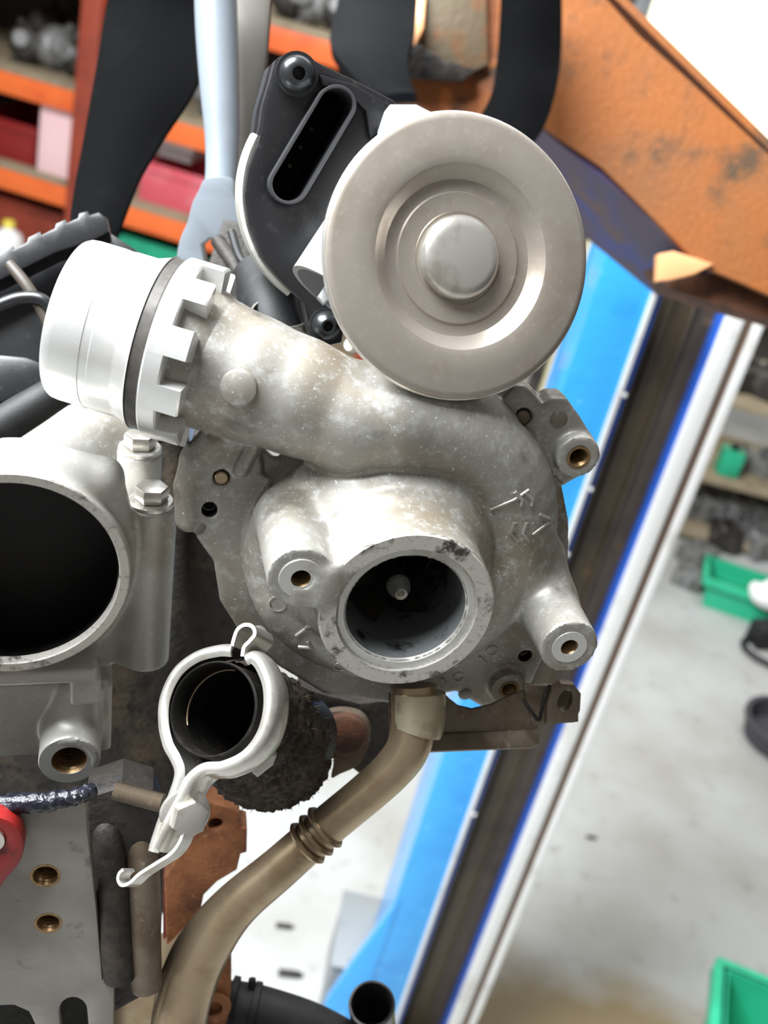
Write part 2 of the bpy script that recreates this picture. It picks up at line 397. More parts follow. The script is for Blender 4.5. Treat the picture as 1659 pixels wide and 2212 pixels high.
def hexbolt(fr, r_mm, parent, m, head=4.5, washer=True, name='bolt', sub=True):
    """hex-head bolt standing on w=0 of the frame"""
    hp = [(r_mm*math.cos(k*math.pi/3+.3), r_mm*math.sin(k*math.pi/3+.3)) for k in range(6)]
    w0 = 1.4 if washer else 0
    loops = [[fr.c(np.array([x*MM, y*MM, (w0+head)*MM])) for x, y in hp]]
    V, Fc = extrude_loops(loops, -fr.n*head*MM, 0.0007)
    b = mk(name, V, Fc, m, parent, True, 25)
    if washer: lathe('washer', fr, [(0, 1.4), (r_mm*1.25, 1.4), (r_mm*1.35, 1.0), (r_mm*1.35, 0), (0, 0)], m, b, 32)
    return b
def thread(fr, r, depth, parent, m=None, name='threaded_hole', pitch=1.0):
    """open socket with thread ridges, mouth at w=0"""
    prof = [(r+.9, .03), (r+.15, .03)]; z = -.3
    while z > -depth: prof += [(r-.28, z-pitch*.5), (r+.12, z-pitch)]; z -= pitch
    prof += [(0, -depth)]
    return lathe(name, fr, prof, m or M_THREAD, parent, 28, ang=20)

# ================================================================== THE SETTING
def struct(o): o['kind'] = 'structure'; return o
fl = struct(wbox('floor', (-4.5, -2.5, -0.1), (5.5, 7.0, 0), floor_mat()))
struct(wbox('wall_back', (-4.5, 4.9, 0), (5.5, 5.0, 2.6), M_WALL))
struct(wbox('wall_left', (-4.6, -2.5, 0), (-4.5, 5.0, 2.6), M_WALL))
struct(wbox('wall_right', (5.5, -2.5, 0), (5.6, 5.0, 2.6), M_WALL))
# glowing sheet added in the far doorway in place of daylight outside (upper right of the photograph)
a = on_y(1345, 130, 4.6); b = on_y(1700, 330, 4.6)
door = struct(thing('door_1', 'tall doorway filled by a glowing sheet standing in for daylight beyond the orange beam', 'door', org_w=(a[0], 4.6, 0)))
del door['category'], door['label']
wbox('door_glow', (a[0]+.04, 4.6, .55), (a[0]+1.3, 4.62, 2.3), M_DOOR, door)
for x in (a[0]-.02, a[0]+1.3): wbox('door_post', (x, 4.56, 0), (x+.06, 4.66, 2.36), M_SHEET, door, .004)
wbox('door_rail', (a[0]-.02, 4.56, .47), (a[0]+1.36, 4.66, .55), M_SHEET, door, .004)
wbox('door_rail', (a[0]-.02, 4.56, 2.3), (a[0]+1.36, 4.66, 2.36), M_SHEET, door, .004)

# ------------------------------------------------------------------ blue column
YC = 1.15
t = thing('lift_column', 'sky blue steel column with open brown channel beside the turbocharger', 'column', org_w=(.25, YC, 0))
ZT = 1.36; X0, X1 = .157, .339; WD = X1-X0
def cx(k): return X0+WD*k
wbox('base_plate', (X0-.03, YC-.01, 0), (X1+.03, YC+.20, .012), M_CHAN, t, .002)
wbox('front_face', (cx(0), YC, .012), (cx(.315), YC+.006, ZT), M_BLUE, t, .001)
wbox('side_plate', (cx(0), YC+.006, .012), (cx(0)+.006, YC+.16, ZT), M_BLUE, t, .001)
wbox('worn_lip', (cx(.315), YC-.004, .012), (cx(.35), YC+.010, ZT), M_LIP, t, .002)
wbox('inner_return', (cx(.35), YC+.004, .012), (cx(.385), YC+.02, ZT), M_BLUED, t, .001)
wbox('channel_back', (cx(.30), YC+.045, .012), (cx(.80), YC+.051, ZT), M_CHAN, t, .001)
wbox('channel_side', (cx(.30), YC+.03, .012), (cx(.315), YC+.045, ZT), M_CHAN, t, .001)
wbox('slide_rail', (cx(.47), YC+.035, .012), (cx(.50), YC+.045, ZT), M_CHAN, t, .003)
wbox('slide_rail', (cx(.62), YC+.038, .012), (cx(.64), YC+.045, ZT), M_CHAN, t, .003)
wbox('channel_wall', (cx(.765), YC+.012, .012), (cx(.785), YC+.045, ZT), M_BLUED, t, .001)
wbox('flange_strip', (cx(.775), YC, .012), (cx(.885), YC+.014, ZT), M_LIP, t, .004)
wbox('flange_groove', (cx(.88), YC+.007, .012), (cx(.945), YC+.014, ZT), M_GROOVE, t)
wbox('flange_strip', (cx(.94), YC, .012), (cx(1.0), YC+.014, ZT), M_LIP, t, .003)
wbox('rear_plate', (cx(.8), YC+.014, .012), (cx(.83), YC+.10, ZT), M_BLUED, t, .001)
# gusset at the foot
pts = [(cx(0)+.006, .012), (cx(0)-.055, .012), (cx(0)-.055, .10), (cx(0)-.03, .21), (cx(0)+.006, .36)]
V, Fc = extrude_loops([[(x, YC-.002, z) for x, z in pts]], (0, .012, 0), .001)
mkw('foot_gusset', V, Fc, M_BLUE, t)
for zz in (.55, .86, .98, 1.07, 1.19):
    V = []; fr_ = None
    lathe('rivet', Fr((np.array([cx(.367), YC-.0005, zz])-CAM)@MB, np.array([0, -1, 0])@MB), [(0, 4.0), (1.6, 3.6), (2.6, 2.2), (3.0, 0), (0, 0)], M_LIP, t, 16)

# ------------------------------------------------------------------ left storage rack (orange beams) standing against the back wall
PSI = math.radians(8); RP = at(200, 300, 3.6); DV = np.array([math.cos(PSI), -math.sin(PSI), 0]); NV = np.array([math.sin(PSI), math.cos(PSI), 0])
def rk(px, py, dep=0.0):            # pixel -> (along, height) on the rack front plane (+dep behind)
    v = wray(px, py); t_ = ((RP+NV*dep-CAM)@NV)/(v@NV); q = CAM+v*t_; return (q-RP)@DV, q[2]
def rbox(name, s0, s1, z0, z1, d0, d1, m, parent=None, bevel=0.0, taper=0.0):
    lo = np.array([s0, d0, z0]); hi = np.array([s1, d1, z1])
    bm = bmesh.new(); bmesh.ops.create_cube(bm, size=1)
    for v in bm.verts:
        k = 1-taper if v.co.z < 0 else 1
        for i in range(3): v.co[i] = (lo[i]+hi[i])/2+v.co[i]*(hi[i]-lo[i])*(k if i < 2 else 1)
    if bevel: bmesh.ops.bevel(bm, geom=bm.edges[:], offset=bevel, segments=2, profile=.6, affect='EDGES', clamp_overlap=True)
    bm.verts.index_update()
    V = np.array([np.array([RP[0], RP[1], 0])+DV*v.co[0]+NV*v.co[1]+np.array([0, 0, v.co[2]]) for v in bm.verts])
    Fc = [[v.index for v in f.verts] for f in bm.faces]; bm.free()
    return mkw(name, V, Fc, m, parent, True, 30)
rack = thing('storage_rack', 'orange beamed storage rack against the back wall behind the black strap', 'rack', org_w=(RP[0], RP[1], 0))
zb = [rk(95, 200)[1], rk(330, 480)[1], rk(640, 95)[1]]     # middle, lower and upper beam heights
zb.append(zb[1]-(zb[0]-zb[1]))
SL, SR = -1.15, 1.1
for z in zb:
    rbox('beam', SL, SR, z-.035, z+.035, -.02, .03, M_RACK, rack, .006)
    rbox('beam', SL, SR, z-.035, z+.035, .55, .60, M_RACK, rack, .006)
    rbox('shelf_board', SL, SR, z+.035, z+.05, -.02, .6, M_TIMB, rack, .003)
post_s = [rk(183, 400)[0], 1.06]
for s_ in post_s+[SL]:
    for dd in (0, .52): rbox('post', s_-.035, s_+.035, 0, zb[2]+.35, dd-.06 if dd == 0 else dd, dd+.02 if dd == 0 else dd+.06, M_RACKD, rack, .006)
    for z0_, z1_ in ((.2, .55), (.55, .9), (.9, 1.25)):
        q0 = np.array([RP[0], RP[1], 0])+DV*s_+NV*.0+np.array([0, 0, z0_]); q1 = np.array([RP[0], RP[1], 0])+DV*s_+NV*.54+np.array([0, 0, z1_])
        V, Fc = sweep(np.array([q0, (q0+q1)/2, q1]), [.012]*3, 8); mkw('brace', V, Fc, M_RACKD, rack)
rbox('back_panel', SL, SR, .05, zb[2]+.3, .61, .62, M_JUNK, rack)

# goods on the rack
def crate(name, label, cat, s, z, w, d, h, m, dep=.05, group=None, lid=False):
    q = np.array([RP[0], RP[1], 0])+DV*s+NV*(dep+d/2)+np.array([0, 0, z])
    t_ = thing(name, label, cat, org_w=q, group=group)
    th = .012
    rbox('base', s-w/2, s+w/2, z, z+th, dep, dep+d, m, t_, .003)
    for a0, a1, b0, b1 in ((s-w/2, s-w/2+th, dep, dep+d), (s+w/2-th, s+w/2, dep, dep+d), (s-w/2+th, s+w/2-th, dep, dep+th), (s-w/2+th, s+w/2-th, dep+d-th, dep+d)):
        rbox('side', a0, a1, z+th, z+h, b0, b1, m, t_, .003)
    rbox('rim', s-w/2-.008, s+w/2+.008, z+h-.03, z+h-.008, dep-.008, dep, m, t_, .002)
    if lid: rbox('lid', s-w/2-.01, s+w/2+.01, z+h, z+h+.015, dep-.01, dep+d+.01, m, t_, .004)
    return t_
def rs(px, py): return rk(px, py)[0]
crate('parts_crate', 'red plastic parts crate on the rack at the left edge of the photo', 'crate', rs(-8, 335), zb[1]+.05, .24, .36, .13, M_RED, .04)
crate('parts_crate', 'pink plastic crate on the rack between black strap and silver strut', 'crate', rs(375, 420), zb[1]+.05, .28, .36, .13, M_PINK, .04)
crate('parts_crate', 'pale pink crate on the rack left of the black strap', 'crate', rs(112, 330), zb[1]+.05, .125, .30, .25, mat('pale_pink_plastic', (244, 206, 208), .45), .02)
crate('parts_crate', 'green crate low on the rack above the bright turned sleeve', 'crate', rs(350, 545), zb[3]+.05, .36, .36, .17, M_GREEN, .06)
crate('parts_crate', 'dull brown crate low on the rack at the far left', 'crate', rs(20, 500), zb[3]+.05, .3, .36, .17, M_RACKD, .08)
# made-up white bottle standing in for a bright spot at far left
sx, zx = rk(52, 500)
q = np.array([RP[0], RP[1], 0])+DV*sx+NV*-.10+np.array([0, 0, zb[3]+.05])
# white carton leaning on the pink crate
crate('carton', 'white carton standing beside the pink crate on the rack', 'carton', rs(345, 335), zb[1]+.19, .12, .18, .07, M_WHITE, .12, lid=True)
# engine spares lying on the shelves
def spare(kind, s, z, dep, sc, m, label, group):
    q = np.array([RP[0], RP[1], 0])+DV*s+NV*dep+np.array([0, 0, z])
    t_ = thing('engine_spare', label, 'engine part', org_w=q, group=group)
    fr_ = Fr((q-CAM)@MB, (np.array([math.sin(kind*2.1)*.7, -1, .35]))@MB, up=np.array([0, 0, 1.])@MB)
    fr_.o = fr_.o + (np.array([0, 0, 1])@MB)*(.085*sc)
    k = sc*1000
    lathe('body', fr_, [(0, .04*k), (.045*k, .04*k), (.06*k, .03*k), (.075*k, .012*k), (.078*k, -.03*k), (.06*k, -.05*k), (0, -.05*k)], m, t_, 14)
    lathe('pulley', fr_, [(0, .075*k), (.03*k, .075*k), (.036*k, .07*k), (.028*k, .06*k), (.036*k, .05*k), (.036*k, .04*k), (0, .04*k)], M_GREY, t_, 14)
    for i in range(3):
        a_ = i*2.1+kind; V = [(.07*math.cos(a_)*sc, .07*math.sin(a_)*sc, -.02*sc), (.1*math.cos(a_)*sc, .1*math.sin(a_)*sc, -.02*sc)]
        Vv, Ff = sweep(fr_.c(np.array(V)), [.016*sc]*2, 8); mk('lug', Vv, Ff, m, t_)
    return t_
random.seed(3)
ords = ['leftmost', 'second', 'third', 'fourth']
for i, (x, y) in enumerate([(22, 90), (82, 100), (138, 110), (192, 130)]):
    spare(i, rk(x, y)[0], zb[0]+.05, .10+.02*(i % 2), .8+.1*(i % 2), [M_JUNK, M_GREY, M_JUNK, M_RACKD][i], ['dark worn engine spare at the left photo edge on the middle rack shelf', 'grey worn engine spare, second from the left on the middle rack shelf', 'dark worn engine spare, third from the left on the middle rack shelf', 'red brown engine spare beside the black strap on the middle rack shelf'][i], 'engine spares on the rack shelves')
spare(2, rk(428, 235)[0], zb[0]+.05, .10, .8, M_GREY, 'grey engine spare seen between the black strap and the silver strut', 'engine spares on the rack shelves')
for i, (x, y) in enumerate([(598, 30), (650, 40), (705, 50)]):
    spare(i+1, rk(x, y)[0], zb[2]+.05, .10, .75, [M_JUNK, M_GREY, M_JUNK][i], ['dark engine spare on the upper rack shelf next to the silver strut', 'grey engine spare in the middle of the visible upper rack shelf', 'dark engine spare on the upper rack shelf next to the grey strap'][i], 'engine spares on the rack shelves')
for i, (x, y) in enumerate([(-30, 50), (60, 60), (150, 80)]):
    spare(i+2, rk(x, y)[0], zb[0]+.05, .40, .95, [M_JUNK, M_GREY, M_JUNK][i], ['large dark spare at the back of the rack at the left photo edge', 'large grey spare at the back of the middle rack shelf', 'large dark spare at the back of the rack beside the post'][i], 'large spares at the back of the rack')
wb = thing('bright_spot_bottle', 'round white bottle standing in for a bright spot at the left edge below the rack beam', 'bottle', org_w=q)  # bottle added to carry a bright glowing spot
bf = Fr((q-CAM)@MB, np.array([0, 0, 1.])@MB, up=np.array([0, 1., 0])@MB)
lathe('body', bf, [(0, 0), (48, 0), (54, 8), (54, 80), (44, 108), (20, 124), (18, 134), (0, 134)], M_WHITE, wb, 28); lathe('cap', bf, [(0, 152), (18, 152), (20, 148), (20, 132), (0, 132)], mat('yellow_plastic', (236, 220, 90), .45), wb, 20)

# cream board standing beyond the disc
a = at(1290, 600, 2.4); cb = thing('cream_panel', 'cream board standing upright between the silver disc and the blue column', 'board', org_w=(a[0], a[1], 0))
wbox('board', (a[0]-.05, a[1], 0), (a[0]+.05, a[1]+.03, 1.22), M_CREAM, cb, .004)
wbox('edge_strip', (a[0]-.075, a[1]-.01, 0), (a[0]-.05, a[1]+.03, 1.22), M_JUNK, cb, .004)
wbox('foot', (a[0]-.1, a[1]-.1, 0), (a[0]+.1, a[1]+.12, .03), M_JUNK, cb, .004)

# ------------------------------------------------------------------ right-hand shelf and goods on the floor
pf = on_floor(1560, 1190); SY = pf[1]
sh = thing('low_shelf', 'dusty low shelf full of scrap at the right edge behind the blue column', 'shelf', org_w=(pf[0], SY, 0))
xa, xb = pf[0]-.32, pf[0]+.9
zz1 = on_y(1600, 1055, SY)[2]; zz2 = on_y(1640, 890, SY)[2]
for z in (.03, zz1, zz2): wbox('shelf_board', (xa, SY, z-.012), (xb, SY+.4, z+.012), M_TIMB, sh, .003)
for x in (xa, xb-.03): 
    wbox('upright', (x, SY, 0), (x+.03, SY+.03, zz2+.3), M_JUNK, sh, .003); wbox('upright', (x, SY+.37, 0), (x+.03, SY+.4, zz2+.3), M_JUNK, sh, .003)
def lump(name, label, cat, c, s, m, group=None, seed=0, parent=None):
    """battered casting: a block with a raised collar and ribs"""
    t_ = thing(name, label, cat, org_w=c, group=group)
    wbox('body', (c[0]-s/2, c[1]-s*.4, c[2]), (c[0]+s/2, c[1]+s*.4, c[2]+s*.55), m, t_, s*.06, rz=seed*.7)
    fr_ = Fr((np.array([c[0], c[1]-s*.1, c[2]+s*.5])-CAM)@MB, np.array([.2*math.sin(seed), -.5, 1])@MB, up=np.array([0, 1., 0])@MB)
    k = s*1000
    lathe('collar', fr_, [(.14*k, 0), (.27*k, 0), (.27*k, .12*k), (.22*k, .16*k), (.16*k, .16*k), (.16*k, .02*k), (0, .02*k)], m, t_, 16)
    for i in range(3):
        wbox('rib', (c[0]-s*.4+i*s*.32, c[1]-s*.47, c[2]+s*.05), (c[0]-s*.32+i*s*.32, c[1]-s*.38, c[2]+s*.45), m, t_, s*.01, rz=seed*.7, piv=(c[0], c[1], c[2]))
    return t_
random.seed(11)
g1 = 'scrap castings on the low shelf'
for i, (x, y, s) in enumerate([(1520, 1120, .15), (1580, 1130, .17), (1640, 1120, .16), (1500, 1170, .12)]):
    v = on_y(x, y, SY+.12); lump('scrap_casting', ['grey scrap casting on the bottom board just right of the column edge', 'grey scrap casting in the middle of the bottom board of the low shelf', 'grey scrap casting on the bottom board at the right photo edge', 'smallest grey scrap casting at the column end of the bottom board'][i], 'scrap', (v[0], SY+.15+.03*i, .042), s, M_GREY, g1, i)
for i, (x, y, s) in enumerate([(1600, 1000, .1), (1650, 1010, .12)]):
    v = on_y(x, y, SY+.12); lump('scrap_casting', ['smaller pale scrap casting beside the green can on the middle board', 'pale scrap casting at the right end of the middle board'][i], 'scrap', (v[0], SY+.15, zz1+.012), s, M_GREY, 'pale scrap on the middle board', i+3)
for i, (x, y, s) in enumerate([(1600, 850, .14), (1655, 850, .15)]):
    v = on_y(x, y, SY+.12); lump('scrap_casting', ['dark scrap casting on the top board nearest the column', 'dark scrap casting on the top board at the right photo edge'][i], 'scrap', (v[0], SY+.15, zz2+.012), s, M_JUNK, 'dark scrap on the top board', i+5)
for i, (x, y, s, m_, lb) in enumerate([(1500, 1215, .11, M_GREY, 'grey scrap casting on the floor against the column edge'), (1555, 1175, .13, M_JUNK, 'dark scrap casting on the floor behind the green crate'),
        (1625, 1190, .14, M_GREY, 'grey scrap casting on the floor behind the white jug'), (1480, 1262, .09, M_GREY, 'small pale scrap casting on the floor left of the green crate')]):
    v = on_floor(x, y); lump('floor_casting', lb, 'scrap', (v[0], v[1], 0), s, m_, 'scrap castings on the floor', i+1)
v = on_y(1582, 990, SY+.05)
gb = thing('oil_can', 'small green can on the middle board of the low shelf', 'can', org_w=(v[0], SY+.07, zz1+.012))
wbox('body', (v[0]-.035, SY+.03, zz1+.012), (v[0]+.035, SY+.1, zz1+.10), M_GREEN, gb, .008); wbox('cap', (v[0]-.012, SY+.05, zz1+.10), (v[0]+.012, SY+.08, zz1+.12), M_BLACKP, gb, .003)
def obox(name, label, cat, c, w, d, h, m, rz=0, th=.006, taper=.1, group=None, rim=True):
    t_ = thing(name, label, cat, org_w=c, group=group)
    bm = bmesh.new(); bmesh.ops.create_cube(bm, size=1)
    top = [f for f in bm.faces if f.normal.z > .9]; bmesh.ops.delete(bm, geom=top, context='FACES')
    for v in bm.verts:
        k = 1-taper if v.co.z < 0 else 1
        v.co = Vector((v.co.x*w*k, v.co.y*d*k, (v.co.z+.5)*h))
    bmesh.ops.solidify(bm, geom=bm.faces[:], thickness=th)
    bmesh.ops.rotate(bm, verts=bm.verts, cent=(0, 0, 0), matrix=Matrix.Rotation(rz, 3, 'Z'))
    bm.verts.index_update(); V = np.array([v.co[:] for v in bm.verts])+np.asarray(c); Fc = [[v.index for v in f.verts] for f in bm.faces]; bm.free()
    mkw('tub', V, Fc, m, t_, True, 30)
    if rim:
        for sx_, sy_, lx, ly in ((0, -1, w/2+.012, .012), (0, 1, w/2+.012, .012), (-1, 0, .012, d/2), (1, 0, .012, d/2)):
            o = np.array([sx_*(w/2+.004), sy_*(d/2+.004)])
            lo = (c[0]+o[0]-lx, c[1]+o[1]-ly, c[2]+h-.025); hi = (c[0]+o[0]+lx, c[1]+o[1]+ly, c[2]+h)
            wbox('rim', lo, hi, m, t_, .003, rz=rz, piv=c)
    return t_
c = on_floor(1585, 1335); 
gc = obox('green_crate', 'green plastic crate on the floor holding a white jug', 'crate', (c[0]+.05, c[1]+.06, 0), .30, .13, .10, M_GREEN, -.18)
jug = thing('white_jug', 'white plastic jug lying over the edge of the green crate', 'jug', org_w=(c[0]+.06, c[1]+.02, .12))
J = np.array([[c[0]+.00, c[1]-.03, .14], [c[0]+.03, c[1]-.03, .12], [c[0]+.075, c[1]-.02, .12], [c[0]+.12, c[1]-.01, .15], [c[0]+.13, c[1], .19]])
V, Fc = sweep(cat_rom(J, 6), cat_rom(np.array([[.014], [.035], [.05], [.036], [.03]]), 6)[:, 0], 18); mkw('body', V, Fc, M_WHITE, jug)
V, Fc = sweep(np.array([[c[0]+.13, c[1], .185], [c[0]+.134, c[1]+.001, .215]]), [.018, .018], 14); mkw('cap', V, Fc, M_WHITE, jug)
c = on_floor(1650, 1400)
tl = thing('hand_tool', 'black ratchet tool with looped cable on the floor beside the green crate', 'tool', org_w=(c[0], c[1], 0))
wbox('head', (c[0]-.05, c[1]+.0, 0), (c[0]+.12, c[1]+.07, .07), M_BLACK, tl, .012, rz=.4)
th_ = np.linspace(-.4, 5.2, 40); V, Fc = sweep(np.stack([c[0]+.1+.17*np.cos(th_+2), c[1]-.03+.09*np.sin(th_+2), .012+0*th_], 1), [.009]*40, 10); mkw('cable', V, Fc, M_BLACK, tl)
c = on_floor(1668, 1600)
tr = thing('rubber_tub', 'shallow round black rubber tub cut off by the right edge on the floor', 'tub', org_w=(c[0]+.02, c[1], 0))
lathe('tub', Fr((np.array([c[0]+.02, c[1], 0])-CAM)@MB, np.array([0, 0, 1.])@MB, up=np.array([0, 1., 0])@MB), [(0, 3), (95, 3), (104, 50), (112, 52), (112, 60), (98, 60), (90, 10), (0, 10)], mat('grey_black_rubber', (62, 60, 66), .6), tr, 36)
v = wray(1552, 2082); c = CAM+v*((.22-CAM[2])/v[2]); c = np.array([c[0]+.17*math.cos(.2)-.15*math.sin(.2)+.01, c[1]-.15*math.cos(.2)-.17*math.sin(.2), 0])
gbn = obox('green_bin', 'green plastic bin with thick rim in the bottom right corner', 'bin', (c[0], c[1], 0), .34, .3, .22, M_GREEN, -.2, .008, .14)
# grey sheet-metal box on the floor, seen between the pipe and the column foot
c = on_floor(752, 2215)
sb = thing('metal_box', 'grey sheet metal box standing on the bright floor left of the column', 'box', org_w=(c[0], c[1]+.1, 0))
wbox('body', (c[0]-.055, c[1], 0), (c[0]+.06, c[1]+.15, .13), M_SHEET, sb, .003, rz=.02); wbox('lid', (c[0]-.058, c[1]-.003, .13), (c[0]+.063, c[1]+.153, .137), M_SHEET, sb, .002, rz=.02)
wbox('latch', (c[0]-.03, c[1]-.004, .137), (c[0]-.01, c[1]+.006, .155), M_SHEET, sb, .002)
for i, (x, y, s) in enumerate([(620, 2110, .016), (610, 2005, .012), (1275, 1812, .009)]):
    c = on_floor(x, y); V, Fc = sweep(np.array([[c[0]-s, c[1], s*.4], [c[0]+s, c[1]+s*.3, s*.4], [c[0]+s*1.6, c[1]+s*.4, s*.4]]), [s*.4, s*.4, s*.15], 8)
    o = mkw('floor_scrap', V, Fc, M_JUNK); tag(o, ['small dark scrap of metal on the floor above the black hose', 'small dark flake on the bright floor beside the brassy pipe', 'tiny dark bit on the floor right of the column'][i], 'scrap')

# ------------------------------------------------------------------ engine crane boom, straps
boom = thing('crane_boom', 'rusty orange crane boom across the upper right corner', 'crane boom', org_cam=cpt(1400, 320, .82))
BF = Fr(cpt(1400, 320, .80), (.10, -.06, 1))
slab('boom_side', [(1180, -150), (1250, -60), (1317, 5), (1380, 75), (1480, 165), (1560, 240), (1680, 350), (1800, 460), (1800, 700), (1690, 650), (1600, 610), (1540, 585), (1500, 560), (1380, 440), (1300, 362), (1165, 268), (1080, 200), (1080, -150)], BF, 0, .006, M_ORANGE, boom, bevel=.001)
# underside plate and far side, joined along the lower edge
def strip(name, a, b, w0, w1, m, parent, th=.006):
    A0, B0, A1, B1 = BF.pc(*a, w0), BF.pc(*b, w0), None, None
    A1 = A0-BF.n*(w0-w1); B1 = B0-BF.n*(w0-w1)
    nn = nz(np.cross(B0-A0, A1-A0))*th
    V, Fc = extrude_loops([[A0, B0, B1, A1]], nn, 0); return mk(name, V, Fc, m, parent)
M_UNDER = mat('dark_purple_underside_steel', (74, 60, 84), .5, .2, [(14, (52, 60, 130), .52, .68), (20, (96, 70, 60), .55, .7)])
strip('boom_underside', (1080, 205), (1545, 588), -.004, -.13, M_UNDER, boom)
strip('boom_top', (1180, -150), (1800, 460), -.004, -.035, M_ORANGE, boom)
slab('end_bracket', [(1415, 575), (1545, 560), (1700, 640), (1700, 700), (1560, 660), (1450, 625)], BF, -.02, .03, M_RUSTD, boom, bevel=.001)
slab('glint_slab', [(1424, 548), (1455, 542), (1500, 556), (1542, 570), (1500, 592), (1450, 604), (1422, 606)], BF, .004, .01, mat('pale_orange_glint_and_wear', (232, 170, 120), .4, .2), boom, bevel=.001)  # made-up slab: its shape and pale colour carry a glint below the boom
# boom nose with hook plate, left of the boom side
slab('boom_nose', [(870, -80), (1130, -80), (1130, 240), (1040, 275), (960, 255), (880, 215), (800, 190), (820, 60)], Fr(cpt(980, 120, .86), (0, -.1, 1)), 0, .05, mat('rusty_orange_nose', (150, 88, 46), .7, 0, [(16, (70, 56, 44), .45, .6), (30, (214, 130, 62), .58, .7)], .4, 120), boom, bevel=.002)
slab('hook_plate', [(900, -80), (1050, -80), (1055, 140), (1000, 165), (930, 150), (895, 100)], Fr(cpt(980, 60, .845), (.05, -.2, 1)), 0, .012, mat('dull_olive_hook_steel', (104, 92, 74), .5, .3, [(22, (130, 84, 48), .52, .66)], .2, 150), boom, bevel=.002)
slab('hook_edge', [(890, -80), (925, -80), (915, 60), (895, 100), (885, 85), (900, 20)], Fr(cpt(905, 40, .835), (-.1, 0, 1)), 0, .01, mat('pale_orange_glint_and_wear', (240, 190, 150)), boom, bevel=.001)
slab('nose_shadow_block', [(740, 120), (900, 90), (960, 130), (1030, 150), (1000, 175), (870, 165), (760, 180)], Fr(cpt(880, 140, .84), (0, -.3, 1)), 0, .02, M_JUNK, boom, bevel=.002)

def strap(name, label, L, Rg, th, m, d_list, nsub=8):
    """belt given by left and right edge pixels with distances"""
    A = cat_rom(np.array([cpt(x, y, d) for (x, y), d in zip(L, d_list)]), nsub); B = cat_rom(np.array([cpt(x, y, d+.004) for (x, y), d in zip(Rg, d_list)]), nsub)
    n = len(A); V = []; Fc = []; K = 7
    for i in range(n):
        nn = np.array([0, 0, 1.0])
        for j in range(K):
            k = j/(K-1); V.append(A[i]*(1-k)+B[i]*k+nn*.004*math.sin(k*math.pi))
        for j in range(K):
            k = j/(K-1); V.append(A[i]*(1-k)+B[i]*k+nn*(.004*math.sin(k*math.pi)-th))
    S = 2*K
    for i in range(n-1):
        for j in range(K-1):
            Fc.append((i*S+j, i*S+j+1, (i+1)*S+j+1, (i+1)*S+j)); Fc.append((i*S+K+j, (i+1)*S+K+j, (i+1)*S+K+j+1, i*S+K+j+1))
        for j, k in ((0, K), (K-1, 2*K-1)): Fc.append((i*S+j, (i+1)*S+j, (i+1)*S+k, i*S+k))
    for i in (0, n-1):
        for j in range(K-1): Fc.append((i*S+j, i*S+j+1, i*S+K+j+1, i*S+K+j))
    return tag(mk(name, np.array(V), Fc, m), label, 'strap')
M_STRAP = mat('black_webbing', (9, 9, 10), .8, 0, [(25, (14, 14, 15), .5, .7)], .15, 1500, spec=.03)
strap('lifting_strap', 'wide black lifting strap hanging at upper left beside the silver strut', [(245, -60), (228, 20), (205, 160), (180, 300), (158, 420), (150, 500), (160, 560)], [(432, -60), (425, 20), (432, 160), (350, 300), (300, 385), (262, 480), (240, 540)], .004, M_STRAP, [.56, .56, .55, .54, .53, .52, .515])
strap('lifting_strap', 'curved black strap hanging in front of the orange boom', [(1085, -80), (1082, 20), (1075, 120), (1062, 200), (1030, 262), (1000, 300)], [(1212, -80), (1214, 20), (1212, 120), (1200, 200), (1175, 275), (1130, 330)], .006, M_STRAP, [.74, .74, .74, .735, .73, .725])
strap('lifting_strap', 'dark grey strap loop above the black sensor housing', [(735, -80), (730, 0), (715, 60), (720, 110), (790, 190), (820, 210)], [(905, -80), (902, 0), (895, 70), (880, 130), (890, 185), (900, 200)], .02, mat('dark_grey_webbing', (24, 25, 26), .7, 0, [(25, (18, 18, 20), .5, .7)], .15, 900, spec=.06), [.78, .78, .775, .77, .77, .77])

# ------------------------------------------------------------------ silver strut with flattened end
st = thing('support_strut', 'silver painted tubular strut with a flattened lower end beside the black strap', 'strut', org_cam=cpt(470, 560, .45))
tube('tube', [(464, -80, .45, 46), (468, 60, .45, 46), (474, 180, .45, 43), (480, 290, .45, 38), (480, 360, .45, 36), (478, 400, .45, 36)], M_PAINT, st, 8, 28)
slab('rear_bar', [(490, -80), (592, -80), (578, 120), (560, 260), (545, 360), (520, 430), (495, 430), (500, 250)], Fr(cpt(545, 150, .475), (.1, 0, 1)), 0, .012, mat('dull_grey_bar', (84, 80, 74), .5, .2), st, bevel=.003)
slab('flat_end', [(446, 385), (500, 385), (505, 420), (520, 470), (516, 510), (500, 560), (480, 585), (430, 590), (385, 570), (388, 520), (405, 480), (415, 440), (430, 410)], Fr(cpt(455, 480, .45), (.05, -.25, 1)), .012, .016, M_PAINT, st, bevel=.003, smooth_n=3, holes=[[(434, 528), (452, 514), (476, 512), (494, 535), (488, 562), (462, 574), (440, 564)]])

# ================================================================== THE ENGINE'S OWN DIRECTIONS (it hangs tilted towards the camera)
EN = nz((.17, -.47, .866))

# ------------------------------------------------------------------ TURBOCHARGER
TF = Fr(cpt(880, 1322, .290), EN)
turbo = thing('turbocharger', 'grey cast aluminium turbocharger with castellated outlet neck in the centre', 'turbocharger', org_cam=TF.c(np.array([0, 0, -.05])))
def mmp(x, y, w=0.0): return TF.px(x, y, w*MM)*1000          # pixel -> mm in the turbo frame on plane w (mm)
S = SDF((-100, -75, -62), (72, 82, 4), 0.75)
WS = -35.0
